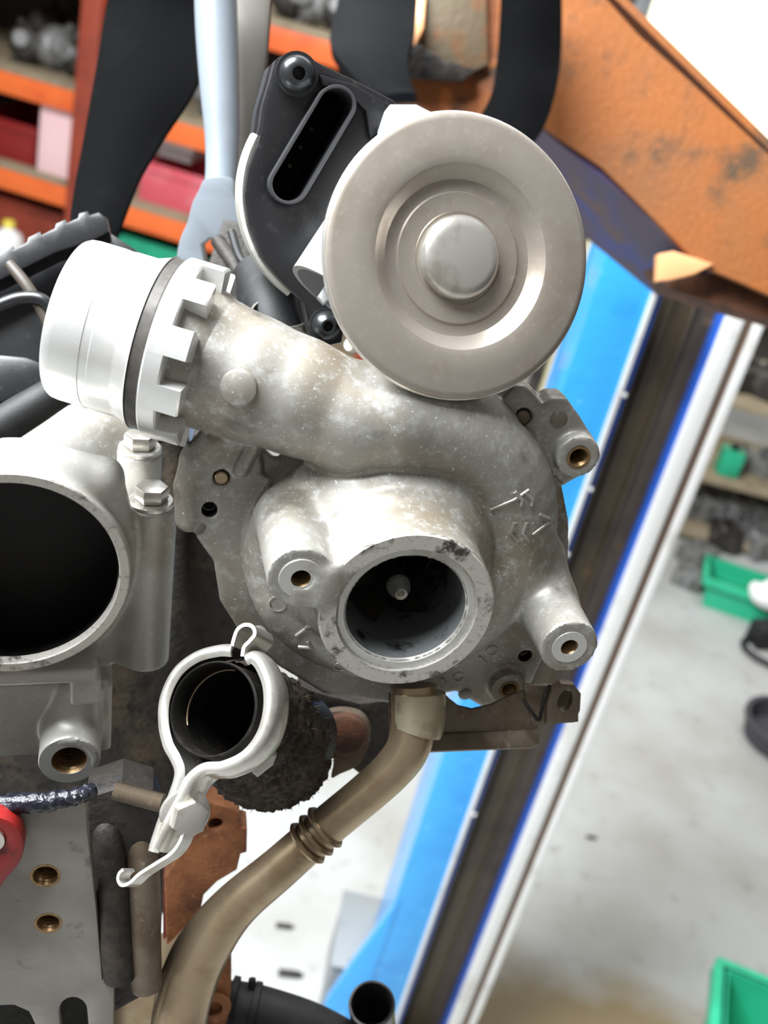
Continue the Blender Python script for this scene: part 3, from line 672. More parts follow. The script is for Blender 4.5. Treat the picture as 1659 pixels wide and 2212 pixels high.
# scroll: grows counter-clockwise, leaves at the top
ths = np.radians(np.linspace(120, 452, 40)); k = (ths-ths[0])/(ths[-1]-ths[0])
rr = 5.0+10.3*k**.9; rc = 26.5+rr*.96
pts = [(rc[i]*math.cos(ths[i]), rc[i]*math.sin(ths[i]), WS-3+3*k[i]) for i in range(40)]
for i in range(39): S.add(S.cone(pts[i], pts[i+1], rr[i], rr[i+1]))
# outlet neck
neck = [(pts[-1], 15.3)]
for x, y, d, r in ((760, 905, .300, 15.0), (640, 855, .298, 15.8), (540, 818, .297, 16.8), (450, 783, .297, 17.8), (385, 757, .297, 18.2)):
    neck.append((TF.loc(cpt(x, y, d))*1000, r))
for i in range(len(neck)-1): S.add(S.cone(neck[i][0], neck[i+1][0], neck[i][1], neck[i+1][1]), 2.5)
# flange (rear plate) traced on its own plane
WF = -41.0
outl = [(425, 1010), (445, 970), (485, 950), (545, 950), (600, 1010), (900, 900), (1080, 860), (1115, 835), (1150, 840), (1175, 868), (1222, 858), (1252, 900), (1292, 965), (1284, 1012), (1215, 1052), (1230, 1130), (1228, 1220), (1205, 1290), (1185, 1400), (1160, 1452), (1140, 1500), (1105, 1525), (1040, 1528), (985, 1495), (850, 1522), (700, 1500), (600, 1440), (520, 1370), (475, 1300), (462, 1215), (425, 1165), (412, 1120)]
S.add(S.poly([mmp(x, y, WF) for x, y in outl], WF-6, WF, .8), 1.0)
# window between lobe and scroll
S.cut(S.poly([mmp(x, y, WF) for x, y in ((560, 960), (640, 960), (705, 985), (640, 1025), (600, 1050), (570, 1030))], WF-2.5, WF+6, 1.0))
# shroud and inlet
S.add(S.cyl((0, 0, -44), (0, 0, -20), 40, 27), 3)
S.add(S.cyl((0, 0, -42), (0, 0, -0.2), 24.6, 23.8), 9)
# boss left of the inlet, with web
bl = mmp(650, 1250, 0); S.add(S.cyl((bl[0], bl[1], -34), (bl[0], bl[1], -.2), 9.6, 8.6), 4)
S.add(S.box(((bl[0]-14)/2, bl[1]*.75, -14), (9, 5, 13.8), r=1), 3)
# long boss lower right
br = mmp(1230, 1398, -7); S.add(S.cyl((br[0], br[1], -44), (br[0], br[1], -7), 9.2, 8.5), 3)
S.add(S.cone((br[0]-3, br[1]+12, -36), (br[0], br[1]+2, -30), 9, 8), 5)
# lug boss upper right
lugp = [(1060, 900), (1085, 862), (1112, 834), (1135, 835), (1152, 850), (1172, 874), (1196, 862), (1224, 862), (1252, 898), (1291, 962), (1285, 1008), (1216, 1050), (1180, 1010), (1120, 960)]
S.add(S.poly([mmp(x, y, -35) for x, y in lugp], -44, -35, .8), .6)
bu = mmp(1250, 988, -31); S.add(S.cyl((bu[0], bu[1], -44), (bu[0], bu[1], -31), 6.4), 1.0)
# rolled rim behind the left lobe
rim = [mmp(x, y, -44) for x, y in ((408, 1120), (406, 1050), (420, 990), (458, 950), (510, 936), (556, 944))]
for i in range(len(rim)-1): S.add(S.cone(rim[i], rim[i+1], 4.0, 4.0), .8)
ra_, rb_ = mmp(548, 960, -40), mmp(520, 1015, -40); S.add(S.cone(ra_, rb_, 2.2, 2.2), .8)
# lug lower right
bb = mmp(1100, 1490, -37); S.add(S.cyl((bb[0], bb[1], -46), (bb[0], bb[1], -37), 6.0), 1.2)
# rim lip of the rear lobe at upper left
# ---- cut-outs
S.cut(S.cyl((0, 0, -60), (0, 0, 5), 16.3))
S.cut(S.cyl((0, 0, -1.2), (0, 0, 5), 19.0))
for c, w, r, dp in ((bl, 0, 3.1, 16), (br, -7, 3.1, 18), (bu, -31, 2.9, 14), (bb, -37, 2.7, 12)):
    S.cut(S.cyl((c[0], c[1], w-dp), (c[0], c[1], w+4), r))
holes = {}
for nm, x, y, r in (('a', 478, 1033, 2.3), ('b', 452, 1102, 2.2), ('c', 1135, 1418, 2.2), ('d', 1130, 902, 2.5)):
    wq = -35 if nm == 'd' else WF
    q = mmp(x, y, wq); holes[nm] = q; S.cut(S.cyl((q[0], q[1], wq-4), (q[0], q[1], wq+3), r))
S.cut(S.cyl(neck[-1][0], neck[-1][0]+(neck[-1][0]-neck[-2][0]), 15.5))
housing = S.mesh('compressor_housing', TF, M_CAST, turbo, 50)
# inlet rings (machined)
lathe('inlet_face', TF, [(19.1, -.6), (19.1, .1), (23.2, .1), (23.7, -.5)], M_FACE, turbo, 96, ang=20)
lathe('inlet_seat', TF, [(16.2, -24), (16.2, -1.9), (16.9, -1.0), (19.0, -1.0), (19.05, -.2)], M_MACH, turbo, 96, ang=20)
lathe('inlet_liner', TF, [(16.1, -34), (16.1, -2.2)], mat('stained_bore_alloy', (118, 122, 122), .4, .4, [(160, (40, 38, 36), .55, .68, 6)]), turbo, 96)
for c, w, r, nm in ((bl, 0, 5.6, 'spot_face'), (br, -7, 5.2, 'spot_face')):
    lathe(nm, Fr(TF.c(np.array([c[0], c[1], w+.05])*MM), EN), [(2.6, -.3), (2.6, .12), (r, .12), (r+.15, -.3)], M_MACH, turbo, 40)
for c, w, r, dp in ((bl, 0, 2.7, 14), (br, -7, 2.7, 16), (bu, -31, 2.6, 12), (bb, -37, 2.4, 10)):
    thread(Fr(TF.c(np.array([c[0], c[1], w+.08])*MM), EN), r, dp, turbo)
for nm, r in (('a', 1.9), ('d', 2.1)):
    q = holes[nm]; lathe('dowel_pin', Fr(TF.c(np.array([q[0], q[1], q[2]])*MM), EN), [(0, .2), (r-.3, .2), (r, -.1), (r, -3.5)], M_BROWN if nm == 'd' else M_GOLD, turbo, 24)
for nm in ('b', 'c'):
    q = holes[nm]; lathe('bolt_hole', Fr(TF.c(np.array([q[0], q[1], WF])*MM), EN), [(2.15, -.2), (2.1, -3.9), (0, -3.9)], M_DARK, turbo, 24)
# raised casting pips and marks
from mathutils.bvhtree import BVHTree
def bvh_of(o):
    vs = [Vector(v.co)+Vector(ORG[o]) for v in o.data.vertices]; return BVHTree.FromPolygons(vs, [p.vertices[:] for p in o.data.polygons])
hb = bvh_of(housing)
def hit(x, y):
    dr = Vector(nz(wray(x, y))); h = hb.ray_cast(Vector(CAM), dr)
    if h[0] is None: return None
    return (np.array(h[0])-CAM)@MB, np.array(h[1])@MB
def surf_lathe(name, x, y, prof, m, parent, seg=28):
    h = hit(x, y)
    if h is None: return
    n = h[1] if h[1][2] > 0 else -h[1]
    return lathe(name, Fr(h[0], n), prof, m, parent, seg)
surf_lathe('casting_pip', 515, 838, [(0, .55), (4.2, .5), (4.7, .2), (4.9, -.8)], M_CAST, housing)
for x, y, r in ((432, 1142, 2.0), (1207, 906, 2.6), (985, 1432, 1.4), (1005, 1500, 2.2)):
    surf_lathe('casting_pip', x, y, [(0, .3), (r-.3, .3), (r, .1), (r+.1, -.4)], M_FLANGE, housing)
for x, y, r in ((600, 1304, 2.6), (1062, 1405, 1.9), (990, 1462, 1.8), (735, 1440, 2.0)):
    surf_lathe('casting_ring_mark', x, y, [(r-.35, -.2), (r-.3, .28), (r, .28), (r+.1, -.2)], M_CAST, housing)
def stroke(x0, y0, x1, y1, r=5.5, nm='casting_mark', m=None):
    P = []
    for t_ in np.linspace(0, 1, 7):
        h = hit(x0+(x1-x0)*t_, y0+(y1-y0)*t_)
        if h is None: return
        P.append(h[0])
    V, Fc = sweep(np.array(P), [r*.29/F]*len(P), 8); return mk(nm, V, Fc, m or M_CAST, housing)
# chevron arrows cast into the scroll, and stray strokes like the photograph's
for dx in (0, 22):
    stroke(1112+dx, 1062, 1128+dx, 1080); stroke(1128+dx, 1080, 1126+dx, 1092)
for dx in (0, 26):
    stroke(1112+dx, 1128, 1104+dx, 1152); stroke(1104+dx, 1152, 1118+dx, 1170)
stroke(1060, 1101, 1110, 1080, 4.0); stroke(1110, 1080, 1142, 1058, 4.0); stroke(1165, 1110, 1186, 1120, 4); stroke(1150, 1155, 1186, 1128, 4)
stroke(640, 1373, 668, 1352); stroke(645, 1397, 672, 1399); stroke(672, 1399, 664, 1385)     # the "17"-like cast marks
stroke(1035, 1418, 1050, 1432, 4.0); stroke(955, 1465, 962, 1478, 4)
# impeller inside the inlet
imp = lathe('impeller_hub', TF, [(0, -13), (2.0, -13), (2.4, -15), (3.0, -19), (4.2, -25), (7, -31), (15.4, -36)], mat('dark_impeller_alloy', (70, 66, 60), .35, .7), turbo, 40)
lathe('shaft_nut', TF, [(0, -11), (1.0, -11), (1.0, -9.2), (1.7, -8.6), (2.1, -9.2), (2.3, -10.5), (3.1, -11.5), (3.4, -13.5), (2.2, -14)], M_STEEL, imp, 24)
M_BLADE = MATS['dark_impeller_alloy']
for b in range(6):
    a0 = b*math.pi/3+.35; V = []; Fc = []
    for j in range(9):
        tt = j/8; z = -17.5-tt*16; ro = 15.3
        ri = np.interp(z, [-36, -31, -25, -19, -15], [15.0, 7, 4.2, 3.0, 2.4]); a_ = a0+.9*(1-tt)**1.5
        for q in range(5):
            r_ = ri+(ro-ri)*q/4; V.append((r_*math.cos(a_+.0), r_*math.sin(a_), z))
    for off in (0, 1):
        for j in range(8):
            for q in range(4):
                f = (off*45+j*5+q, off*45+j*5+q+1, off*45+(j+1)*5+q+1, off*45+(j+1)*5+q); Fc.append(f)
    Vb = [(x*math.cos(.05)-y*math.sin(.05), x*math.sin(.05)+y*math.cos(.05), z) for x, y, z in V]
    mk('blade', TF.c(np.array(V+Vb)*MM), Fc, M_BLADE, imp)
lathe('bore_bottom', TF, [(0, -38), (16.2, -38)], M_DARK, turbo, 40)

# outlet sleeve, seal and castellated collar
ca = cpt(350, 747, .297); cb_ = cpt(450, 777, .297); AXN = nz(ca-cb_)        # points out of the sleeve (left)
CF = Fr(ca, AXN, up=(0, 0, 1))
lathe('outlet_sleeve', CF, [(20.5, 25), (20.8, 25.4), (21.4, 25.2), (21.9, 24.3), (22.1, 22.5), (22.1, 15), (21.95, 14.8), (21.95, 12.6), (22.1, 12.4), (22.1, 6.5), (22.4, 5.6), (23.6, 2.2), (24.0, 1.8), (19, 1.8)], M_BRIGHT, turbo, 120, ang=25)
lathe('sleeve_bore', CF, [(20.5, 25), (19.5, 23), (19.5, -5), (0, -5)], M_MACH, turbo, 80)
lathe('seal_ring', CF, [(19, 2.0), (23.2, 2.0), (23.7, 1.4), (23.7, -1.2), (23.2, -1.8), (19, -1.8)], mat('grey_seal', (84, 80, 76), .45, .3, [(120, (60, 57, 54), .5, .7)]), turbo, 120)
def castellated(name, fr, r0, r1, w_top, w_gap, w_tip, nt, duty, m, parent, phase=0):
    V = []; Fc = []; cols = []
    for i in range(nt):
        a0 = phase+2*math.pi*i/nt; a1 = a0+2*math.pi/nt*duty; a2 = a0+2*math.pi/nt
        for a_ in np.linspace(a0, a1, 6): cols.append((a_, w_tip))
        for a_ in np.linspace(a1, a2, 5): cols.append((a_, w_gap))
    for a_, w in cols:
        for r, ww in ((r0, w_top), (r1-.6, w_top), (r1, w_top-.6), (r1, w+.5), (r1-.5, w), (r0, w)): V.append((r*math.cos(a_)*MM, r*math.sin(a_)*MM, ww*MM))
    n = len(cols)
    for i in range(n):
        j = (i+1) % n
        for q in range(6): Fc.append((i*6+q, j*6+q, j*6+(q+1) % 6, i*6+(q+1) % 6))
    return mk(name, fr.c(np.array(V)), Fc, m, parent, True, 30)
castellated('castellated_collar', CF, 16.5, 24.9, -1.8, -7.2, -13.0, 10, .5, M_BRIGHT, turbo, math.radians(8))
lathe('collar_core', CF, [(20, -3), (20.6, -7), (19.6, -11), (18.4, -14.5), (17.2, -17)], M_CAST, turbo, 96)

# ------------------------------------------------------------------ BOOST ACTUATOR (silver disc can and black sensor housing)
AF = Fr(cpt(997, 556, .283), (.31, -.12, .94))
act = thing('boost_actuator', 'silver disc-shaped actuator can with black sensor housing above the turbocharger', 'actuator', org_cam=AF.c(np.array([0, 0, -.03])))
lathe('diaphragm_can', AF, [(0, -2.4), (11.6, -2.4), (12.0, -2.1), (16.6, -2.1), (17.0, -2.5), (18.6, -2.7), (20.0, -2.5), (21.2, -1.6), (22.4, -.2), (23.6, .8), (25.4, 1.15), (30, .6), (34.4, .1), (35.4, -.1), (36.1, -.6), (36.4, -1.4), (36.3, -2.4), (35.6, -3.2), (33, -3.4), (31, -4.2), (30.2, -6), (29.6, -15), (27, -18), (22, -19), (0, -19)], M_CAN, act, 144, ang=28)
lathe('hub_cap', AF, [(0, 1.9), (7.5, 1.8), (9.2, 1.4), (10.3, .5), (10.8, -.6), (10.9, -2.6)], M_STEEL, act, 72, ang=50)
lathe('crimp_bead', AF, [(36.25, -.9), (36.75, -1.5), (36.75, -2.4), (36.2, -2.9)], M_STEEL, act, 144)
M_BRKT = mat('bright_bracket_steel', (206, 208, 210), .3, .55, [(40, (188, 188, 188), .5, .7)], .05, 1500)
tube('bracket_barrel', [(925, 352, .312, 112), (880, 415, .311, 112), (800, 528, .309, 110), (722, 642, .307, 108)], M_BRKT, act, 6, 48, hollow=.0016)
slab('bracket_shoulder', [(826, 300), (832, 235), (842, 222), (900, 222), (935, 240), (960, 300), (900, 380)], Fr(cpt(880, 280, .302), (.2, .25, .94)), 0, .012, M_BRKT, act, bevel=.002)
HF = Fr(cpt(670, 400, .322), (.20, -.28, .94))
cov = [(600, 124), (628, 111), (660, 116), (682, 130), (700, 140), (760, 168), (850, 215), (905, 260), (905, 400), (770, 620), (748, 690), (740, 742), (705, 750), (678, 735), (664, 700), (655, 655), (600, 603), (560, 556), (535, 490), (526, 425), (535, 365), (552, 320), (566, 270), (572, 225), (588, 170)]
sx0, sy0, sx1, sy1 = 727, 226, 625, 398
def stadium(r, n=14):
    a_ = math.atan2(sy1-sy0, sx1-sx0); P = []
    for i in range(n+1): t_ = a_+math.pi/2+math.pi*i/n; P.append((sx0+r*math.cos(t_), sy0+r*math.sin(t_)))
    for i in range(n+1): t_ = a_-math.pi/2+math.pi*i/n; P.append((sx1+r*math.cos(t_), sy1+r*math.sin(t_)))
    return P
hous = slab('sensor_housing', cov, HF, 0, .016, M_BLACKP, act, holes=[stadium(39)], bevel=.0022)
def shifted(name, loops, back, th, m, parent, bevel):        # same outline as the cover, set straight behind it
    V, Fc = extrude_loops([[HF.pc(x, y, 0)-HF.n*back for x, y in lp] for lp in loops], -HF.n*th, bevel); return mk(name, V, Fc, m, parent, True, 30)
shifted('housing_back', [cov, stadium(39)], .0165, .022, M_BLACKP, act, .0005)
shifted('socket_floor', [stadium(48)], .0386, .003, M_DARK, act, 0)
slab('connector_shroud', stadium(44), HF, .006, .0175, mat('highlit_black_plastic', (58, 58, 60), .35), hous, holes=[stadium(36)], bevel=.0004)  # edge highlight around the slot put into a lighter plastic colour
slab('housing_ridge', [(690, 160), (760, 180), (840, 225), (850, 262), (800, 300), (790, 240), (745, 195), (700, 185)], HF, .004, .004, M_BLACKP, hous, bevel=.001)
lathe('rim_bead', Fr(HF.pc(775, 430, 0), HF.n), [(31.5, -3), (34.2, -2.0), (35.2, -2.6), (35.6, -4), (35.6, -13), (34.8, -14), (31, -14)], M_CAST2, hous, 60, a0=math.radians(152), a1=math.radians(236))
for i in range(3):
    x = sx0+(sx1-sx0)*(.25+.25*i); y = sy0+(sy1-sy0)*(.25+.25*i)
    V, Fc = sweep(np.array([HF.pc(x, y, 0)-HF.n*.0386, HF.pc(x, y, 0)-HF.n*.028]), [.0006]*2, 8); mk('contact_pin', V, Fc, M_BROWN, hous)
def button(x, y, r, w, par):
    b = lathe('button_screw', Fr(HF.pc(x, y, w), nz(HF.n+np.array([.05, 0, 0]))), [(r*.36, 1.0), (r*.36, 3.1), (r*.5, 3.15), (r*.8, 2.2), (r*.98, .7), (r*1.0, 0), (r*1.18, 0), (r*1.18, -1.2)], mat('black_oxide_steel', (62, 64, 66), .28, .6), par, 40)
    lathe('socket', Fr(HF.pc(x, y, w), nz(HF.n+np.array([.05, 0, 0]))), [(0, 1.1), (r*.38, 1.1)], M_DARK, b, 6); return b
button(642, 160, 5.2, .002, act); button(705, 703, 4.4, .001, act)
slab('bracket_tab', [(686, 640), (712, 600), (724, 606), (716, 640), (700, 655)], Fr(cpt(705, 630, .300), (.2, .1, 1)), 0, .003, M_BRKT, act, bevel=.0006)
lathe('rod_end', Fr(cpt(760, 746, .300), (-.4, -.2, .8)), [(0, 2.2), (1.4, 2.0), (2.1, 1.2), (2.1, -4), (0, -4)], M_STEEL, act, 20)

# ------------------------------------------------------------------ THROTTLE BODY (left)
TB = Fr(cpt(20, 1247, .300), nz((.24, -.50, .83)))
thr = thing('throttle_body', 'pale aluminium throttle body with wide dark bore at the left edge', 'throttle body', org_cam=TB.c(np.array([0, 0, -.04])))
def tmm(x, y, w=0.0): return TB.px(x, y, w*MM)*1000
S = SDF((-48, -78, -66), (62, 56, 6), 0.8)
SK = 13.0/28                                       # the bore leans: its far end sits lower
zz_ = np.clip(-S.Z, 0, 28); S.add(np.maximum(np.sqrt(S.X**2+(S.Y+zz_*SK)**2)-(32.3+zz_*.08), np.maximum(S.Z, -28-S.Z))*.9)
S.add(S.cyl((0, -18, -60), (0, -15, -20), 30, 31.5), 4)
q0 = tmm(328, 1094, -22); q1 = tmm(325, 1430, -22)
S.add(S.cyl((q0[0], q0[1], -24), (q0[0], q1[1], -24), 7.3), 3)
S.add(S.box(((q0[0]+20)/2, (q0[1]+q1[1])/2-3, -30), (abs(q0[0]-18)/2+4, abs(q0[1]-q1[1])/2-2, 7), r=2), 5)
q2 = tmm(318, 985, -44); S.add(S.cyl((q2[0]-2, q2[1], -48), (q2[0]-2, q2[1]-40, -48), 6.9), 3)
fa, fb = tmm(110, 1012, -15), tmm(222, 1030, -15); S.add(S.cone(fa, fb, 7.0, 5.5), 5)
S.add(S.cone(fb, tmm(278, 1190, -22), 5.5, 4.0), 2)
# lower skirt, lip and threaded boss
lipy = tmm(110, 1462, -4); S.add(S.box((-16, lipy[1], -12), (40, 2.4, 9), r=1), 1.5)
sk0 = tmm(100, 1560, -14); S.add(S.box((-12, sk0[1]-6, -26), (41, 20, 11), r=2), 3)
tb = tmm(150, 1642, -1); S.add(S.cyl((tb[0]+2, tb[1]+2, -36), (tb[0], tb[1], -1), 9.9, 9.2), 2.0)
S.add(S.cone((tb[0]+3, tb[1]+16, -14), (tb[0]+1, tb[1]+4, -12), 6, 8), 3)
bk = tmm(185, 1478, -4); S.add(S.box((bk[0], bk[1]-3, -8), (4.5, 5, 4.5), r=.8), .6)
le = tmm(60, 1705, -10); S.add(S.box((-20, le[1]-2, -22), (40, 3.2, 14), r=1), 1)
tp = tmm(20, 985, -30); S.add(S.cone((-34, 26, -14), (-8, 29, -14), 4.5, 3.5), 3)
S.cut(np.maximum(np.sqrt(S.X**2+(S.Y+np.clip(-S.Z, 0, 28)*SK)**2)-29.3, np.maximum(S.Z-8, -24-S.Z)))
S.cut(S.cyl((tb[0], tb[1], -26), (tb[0], tb[1], 4), 5.7))
S.mesh('housing', TB, M_CAST2, thr, 50)
lathe('bore_rim', TB, [(29.2, -3), (29.3, -.2), (29.6, .12), (31.9, .12), (32.2, -.3)], M_FACE, thr, 120, ang=20)
V = []; Fc = []
for j in range(9):
    w_ = -2.0-j*2.6
    for s_ in range(80): V.append((29.15*math.cos(s_*math.pi/40)*MM, (29.15*math.sin(s_*math.pi/40)+w_*SK)*MM, w_*MM))
for j in range(8):
    for s_ in range(80): Fc.append((j*80+s_, j*80+(s_+1) % 80, (j+1)*80+(s_+1) % 80, (j+1)*80+s_))
mk('bore_liner', TB.c(np.array(V)), Fc, M_SOOT, thr)
lathe('throttle_plate', Fr(TB.c(np.array([0, -22.5*SK, -22.5])*MM), TB.n), [(0, 0), (29.2, 0)], M_DARK, thr, 60)
thread(Fr(TB.c(np.array([tb[0], tb[1], -.9])*MM), TB.n), 5.2, 20, thr, pitch=1.5)
lathe('spot_face', Fr(TB.c(np.array([tb[0], tb[1], -.9])*MM), TB.n), [(5.3, -.2), (5.4, .12), (9.0, .12), (9.2, -.4)], M_MACH, thr, 48)
UPV = TB.e2
hexbolt(Fr(TB.c(np.array([q0[0], q0[1], -24])*MM), UPV, up=(0, 0, 1)), 5.0, thr, M_STEEL)
hexbolt(Fr(TB.c(np.array([q2[0]-2, q2[1], -48])*MM), UPV, up=(0, 0, 1)), 5.0, thr, M_STEEL)

# ------------------------------------------------------------------ ENGINE BLOCK AND ITS FACE PLATE (lower left)
PL = Fr(cpt(100, 1930, .318), nz((.16, -.44, .88)))
blk = thing('engine_block', 'dark grimy engine block with pale machined face plate at lower left', 'engine', org_cam=PL.pc(100, 2200, -.03))
def hstad(x0, y0, x1, y1, r, n=8):
    a_ = math.atan2(y1-y0, x1-x0); return [(x0+r*math.cos(a_+math.pi/2+math.pi*i/n), y0+r*math.sin(a_+math.pi/2+math.pi*i/n)) for i in range(n+1)]+[(x1+r*math.cos(a_-math.pi/2+math.pi*i/n), y1+r*math.sin(a_-math.pi/2+math.pi*i/n)) for i in range(n+1)]
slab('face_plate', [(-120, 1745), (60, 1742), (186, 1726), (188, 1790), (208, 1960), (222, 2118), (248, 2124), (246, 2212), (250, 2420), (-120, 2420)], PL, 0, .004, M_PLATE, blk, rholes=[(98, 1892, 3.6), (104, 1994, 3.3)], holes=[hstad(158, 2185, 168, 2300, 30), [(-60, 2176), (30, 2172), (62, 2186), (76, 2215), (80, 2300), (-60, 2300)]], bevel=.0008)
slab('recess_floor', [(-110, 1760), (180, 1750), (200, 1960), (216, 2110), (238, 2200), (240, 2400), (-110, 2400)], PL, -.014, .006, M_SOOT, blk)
for x, y, r in ((98, 1892, 3.4), (104, 1994, 3.1)): thread(Fr(PL.pc(x, y, .0), PL.n), r, 11, blk, pitch=1.2)
# main dark mass, ribbed, well behind the plate and clamp
slab('block_side', [(186, 1726), (262, 1700), (330, 1720), (345, 1760), (352, 1900), (345, 2120), (300, 2160), (245, 2190), (215, 2110), (200, 1960)], PL, -.010, .014, M_ENG, blk, bevel=.002)
slab('block_rear', [(-200, 900), (150, 880), (380, 930), (500, 950), (520, 1200), (600, 1400), (560, 1550), (520, 1700), (470, 1800), (400, 1900), (340, 2000), (300, 2300), (-200, 2300)], Fr(cpt(250, 1600, .44), nz((.12, -.35, .92))), 0, .06, M_ENG, blk, bevel=.003)
tube('casting_rib', [(226, 1735, .330, 14), (230, 1790, .326, 30), (240, 1900, .328, 34), (250, 2030, .334, 36), (258, 2110, .338, 34)], M_ENG, blk, 6, 20)
tube('casting_rib', [(304, 1735, .338, 16), (306, 1790, .333, 34), (308, 1900, .334, 38), (310, 2050, .340, 38), (316, 2130, .344, 34)], M_BROWN, blk, 6, 20)
tube('casting_rib', [(352, 960, .40, 40), (360, 1100, .40, 40), (362, 1300, .40, 42), (372, 1420, .40, 42)], M_ENG, blk, 6, 20)
slab('lower_flange', [(240, 2130), (345, 2110), (400, 2060), (430, 2080), (400, 2230), (340, 2420), (240, 2420)], PL, -.03, .02, M_GOLD, blk, bevel=.002)
# threaded stud
P0s, P1s = cpt(250, 1708, .318), cpt(352, 1735, .316); n_ = 64
V, Fc = sweep(np.array([P0s+(P1s-P0s)*i/(n_-1) for i in range(n_)]), [.0025+.0003*(i % 2) for i in range(n_)], 16); mk('threaded_stud', V, Fc, M_BROWN, blk, True, 20)
# oily joint line
pts_ = [(-40, 1742, .302, 20), (40, 1736, .302, 22), (110, 1730, .302, 22), (170, 1718, .303, 18), (205, 1704, .306, 14)]
tube('oily_gasket', pts_, M_OIL, blk, 14, 16, disp=lambda p, i, t_: .0007*mnoise.noise(Vector(p)*900))
# red lifting eye
le_ = slab('lifting_eye', [(-120, 1765), (-40, 1760), (15, 1772), (42, 1795), (52, 1830), (40, 1870), (10, 1905), (-30, 1960), (-120, 1990)], PL, .007, .006, M_RED, None, rholes=[(-22, 1815, 4.0)], bevel=.001, smooth_n=3)
tag(le_, 'red painted lifting eye bolted on the grey plate at the left edge', 'lifting eye')
lathe('bush', Fr(PL.pc(-22, 1815, .0072), PL.n), [(2.6, -1.0), (2.6, .5), (3.9, .5), (4.0, -1.0)], M_STEEL, le_, 28)

# ------------------------------------------------------------------ exhaust manifold (rusty) behind the clamp
mf = thing('exhaust_manifold', 'rusty orange exhaust manifold behind the clamp and the brassy pipe', 'manifold', org_cam=cpt(470, 2000, .42))
MFF = Fr(cpt(470, 1900, .385), nz((.15, -.3, .94)))
slab('flange', [(425, 1745), (455, 1735), (505, 1748), (518, 1760), (519, 1788), (534, 1792), (533, 1842), (520, 1846), (512, 1880), (470, 1905), (440, 1935), (425, 2010), (390, 2040), (360, 2050), (355, 1900), (380, 1860), (420, 1800)], MFF, 0, .012, M_RUST, mf, bevel=.001, rholes=[(466, 1782, 2.4)])
slab('web', [(352, 1900), (372, 1880), (372, 2100), (352, 2110)], MFF, -.004, .012, mat('dark_red_iron', (92, 34, 28), .7), mf, bevel=.001)
lathe('bolt_socket', Fr(MFF.pc(466, 1782, -.0125), MFF.n), [(0, -.3), (3.4, -.3)], M_DARK, mf, 20)
tube('dark_runner', [(405, 1780, .40, 46), (415, 1840, .40, 44), (400, 1880, .40, 36)], M_SOOT, mf, 6, 20)
slab('lower_flange', [(450, 2010), (490, 2030), (500, 2060), (500, 2130), (490, 2220), (470, 2420), (420, 2420), (430, 2200), (440, 2100)], MFF, -.004, .014, M_RUST, mf, bevel=.001)
lathe('port_ring', Fr(MFF.pc(462, 2175, -.003), MFF.n), [(3.2, 0), (3.2, 1.2), (6.0, 1.2), (6.4, 0), (3.2, -1)], M_RUST, mf, 28)

# ------------------------------------------------------------------ brassy coolant pipe
cp = thing('coolant_pipe', 'brassy zinc plated pipe with three ridges running below the turbocharger', 'pipe', org_cam=cpt(700, 1800, .345))
tube('pipe', [(893, 1480, .345, 50), (895, 1560, .345, 50), (880, 1618, .345, 47), (850, 1660, .346, 45), (800, 1707, .347, 44), (700, 1790, .349, 44), (600, 1878, .351, 46), (510, 1955, .353, 50), (450, 2030, .355, 58), (410, 2110, .357, 62), (385, 2220, .358, 60), (370, 2400, .36, 60)], M_GOLD, cp, 8, 36)
tube('ferrule', [(905, 1496, .3445, 58), (905, 1556, .3445, 57), (900, 1580, .3445, 54)], mat('pale_ferrule', (196, 186, 158), .34, .5, [(90, (150, 134, 116), .5, .7)]), cp, 4, 36)
for i in range(3):
    cx_, cy_ = 664+19*i, 1821-17*i
    P = cpt(cx_, cy_, .3485); ax_ = nz(cpt(700, 1790, .349)-cpt(600, 1878, .351))
    lathe('ridge', Fr(P, ax_, up=(0, 0, 1)), [(6.2, -.9), (7.3, -.8), (7.9, 0), (7.3, .8), (6.2, .9)], M_GOLD, cp, 48)

# ------------------------------------------------------------------ band clamp and charred pipe
KN = nz((-.33, .31, .89)); KF = Fr(cpt(455, 1530, .300), KN)
cl = thing('band_clamp', 'silver band clamp with long bolted ears and a hooked tail end', 'clamp', org_cam=KF.c(np.array([0, 0, -.006])))
def band(name, path, prof, m, parent, n=8, th=.0009, closed=False):
    P = cat_rom(np.array(path, float), n, closed); Q = np.array([KF.px(x, y, 0)[:2] for x, y in P])
    T = np.gradient(Q, axis=0); T /= np.linalg.norm(T, axis=1)[:, None]; No = np.stack([T[:, 1], -T[:, 0]], 1)
    V = []; Fc = []; K = len(prof)
    for i in range(len(Q)):
        for o_, w_ in prof: V.append(list(Q[i]+No[i]*o_*MM)+[w_*MM])
    for i in range(len(Q)-1):
        for j in range(K): Fc.append((i*K+j, (i+1)*K+j, (i+1)*K+(j+1) % K, i*K+(j+1) % K))
    Fc.append(tuple(range(K))); Fc.append(tuple((len(Q)-1)*K+j for j in range(K)))
    return mk(name, KF.c(np.array(V)), Fc, m, parent, True, 40)
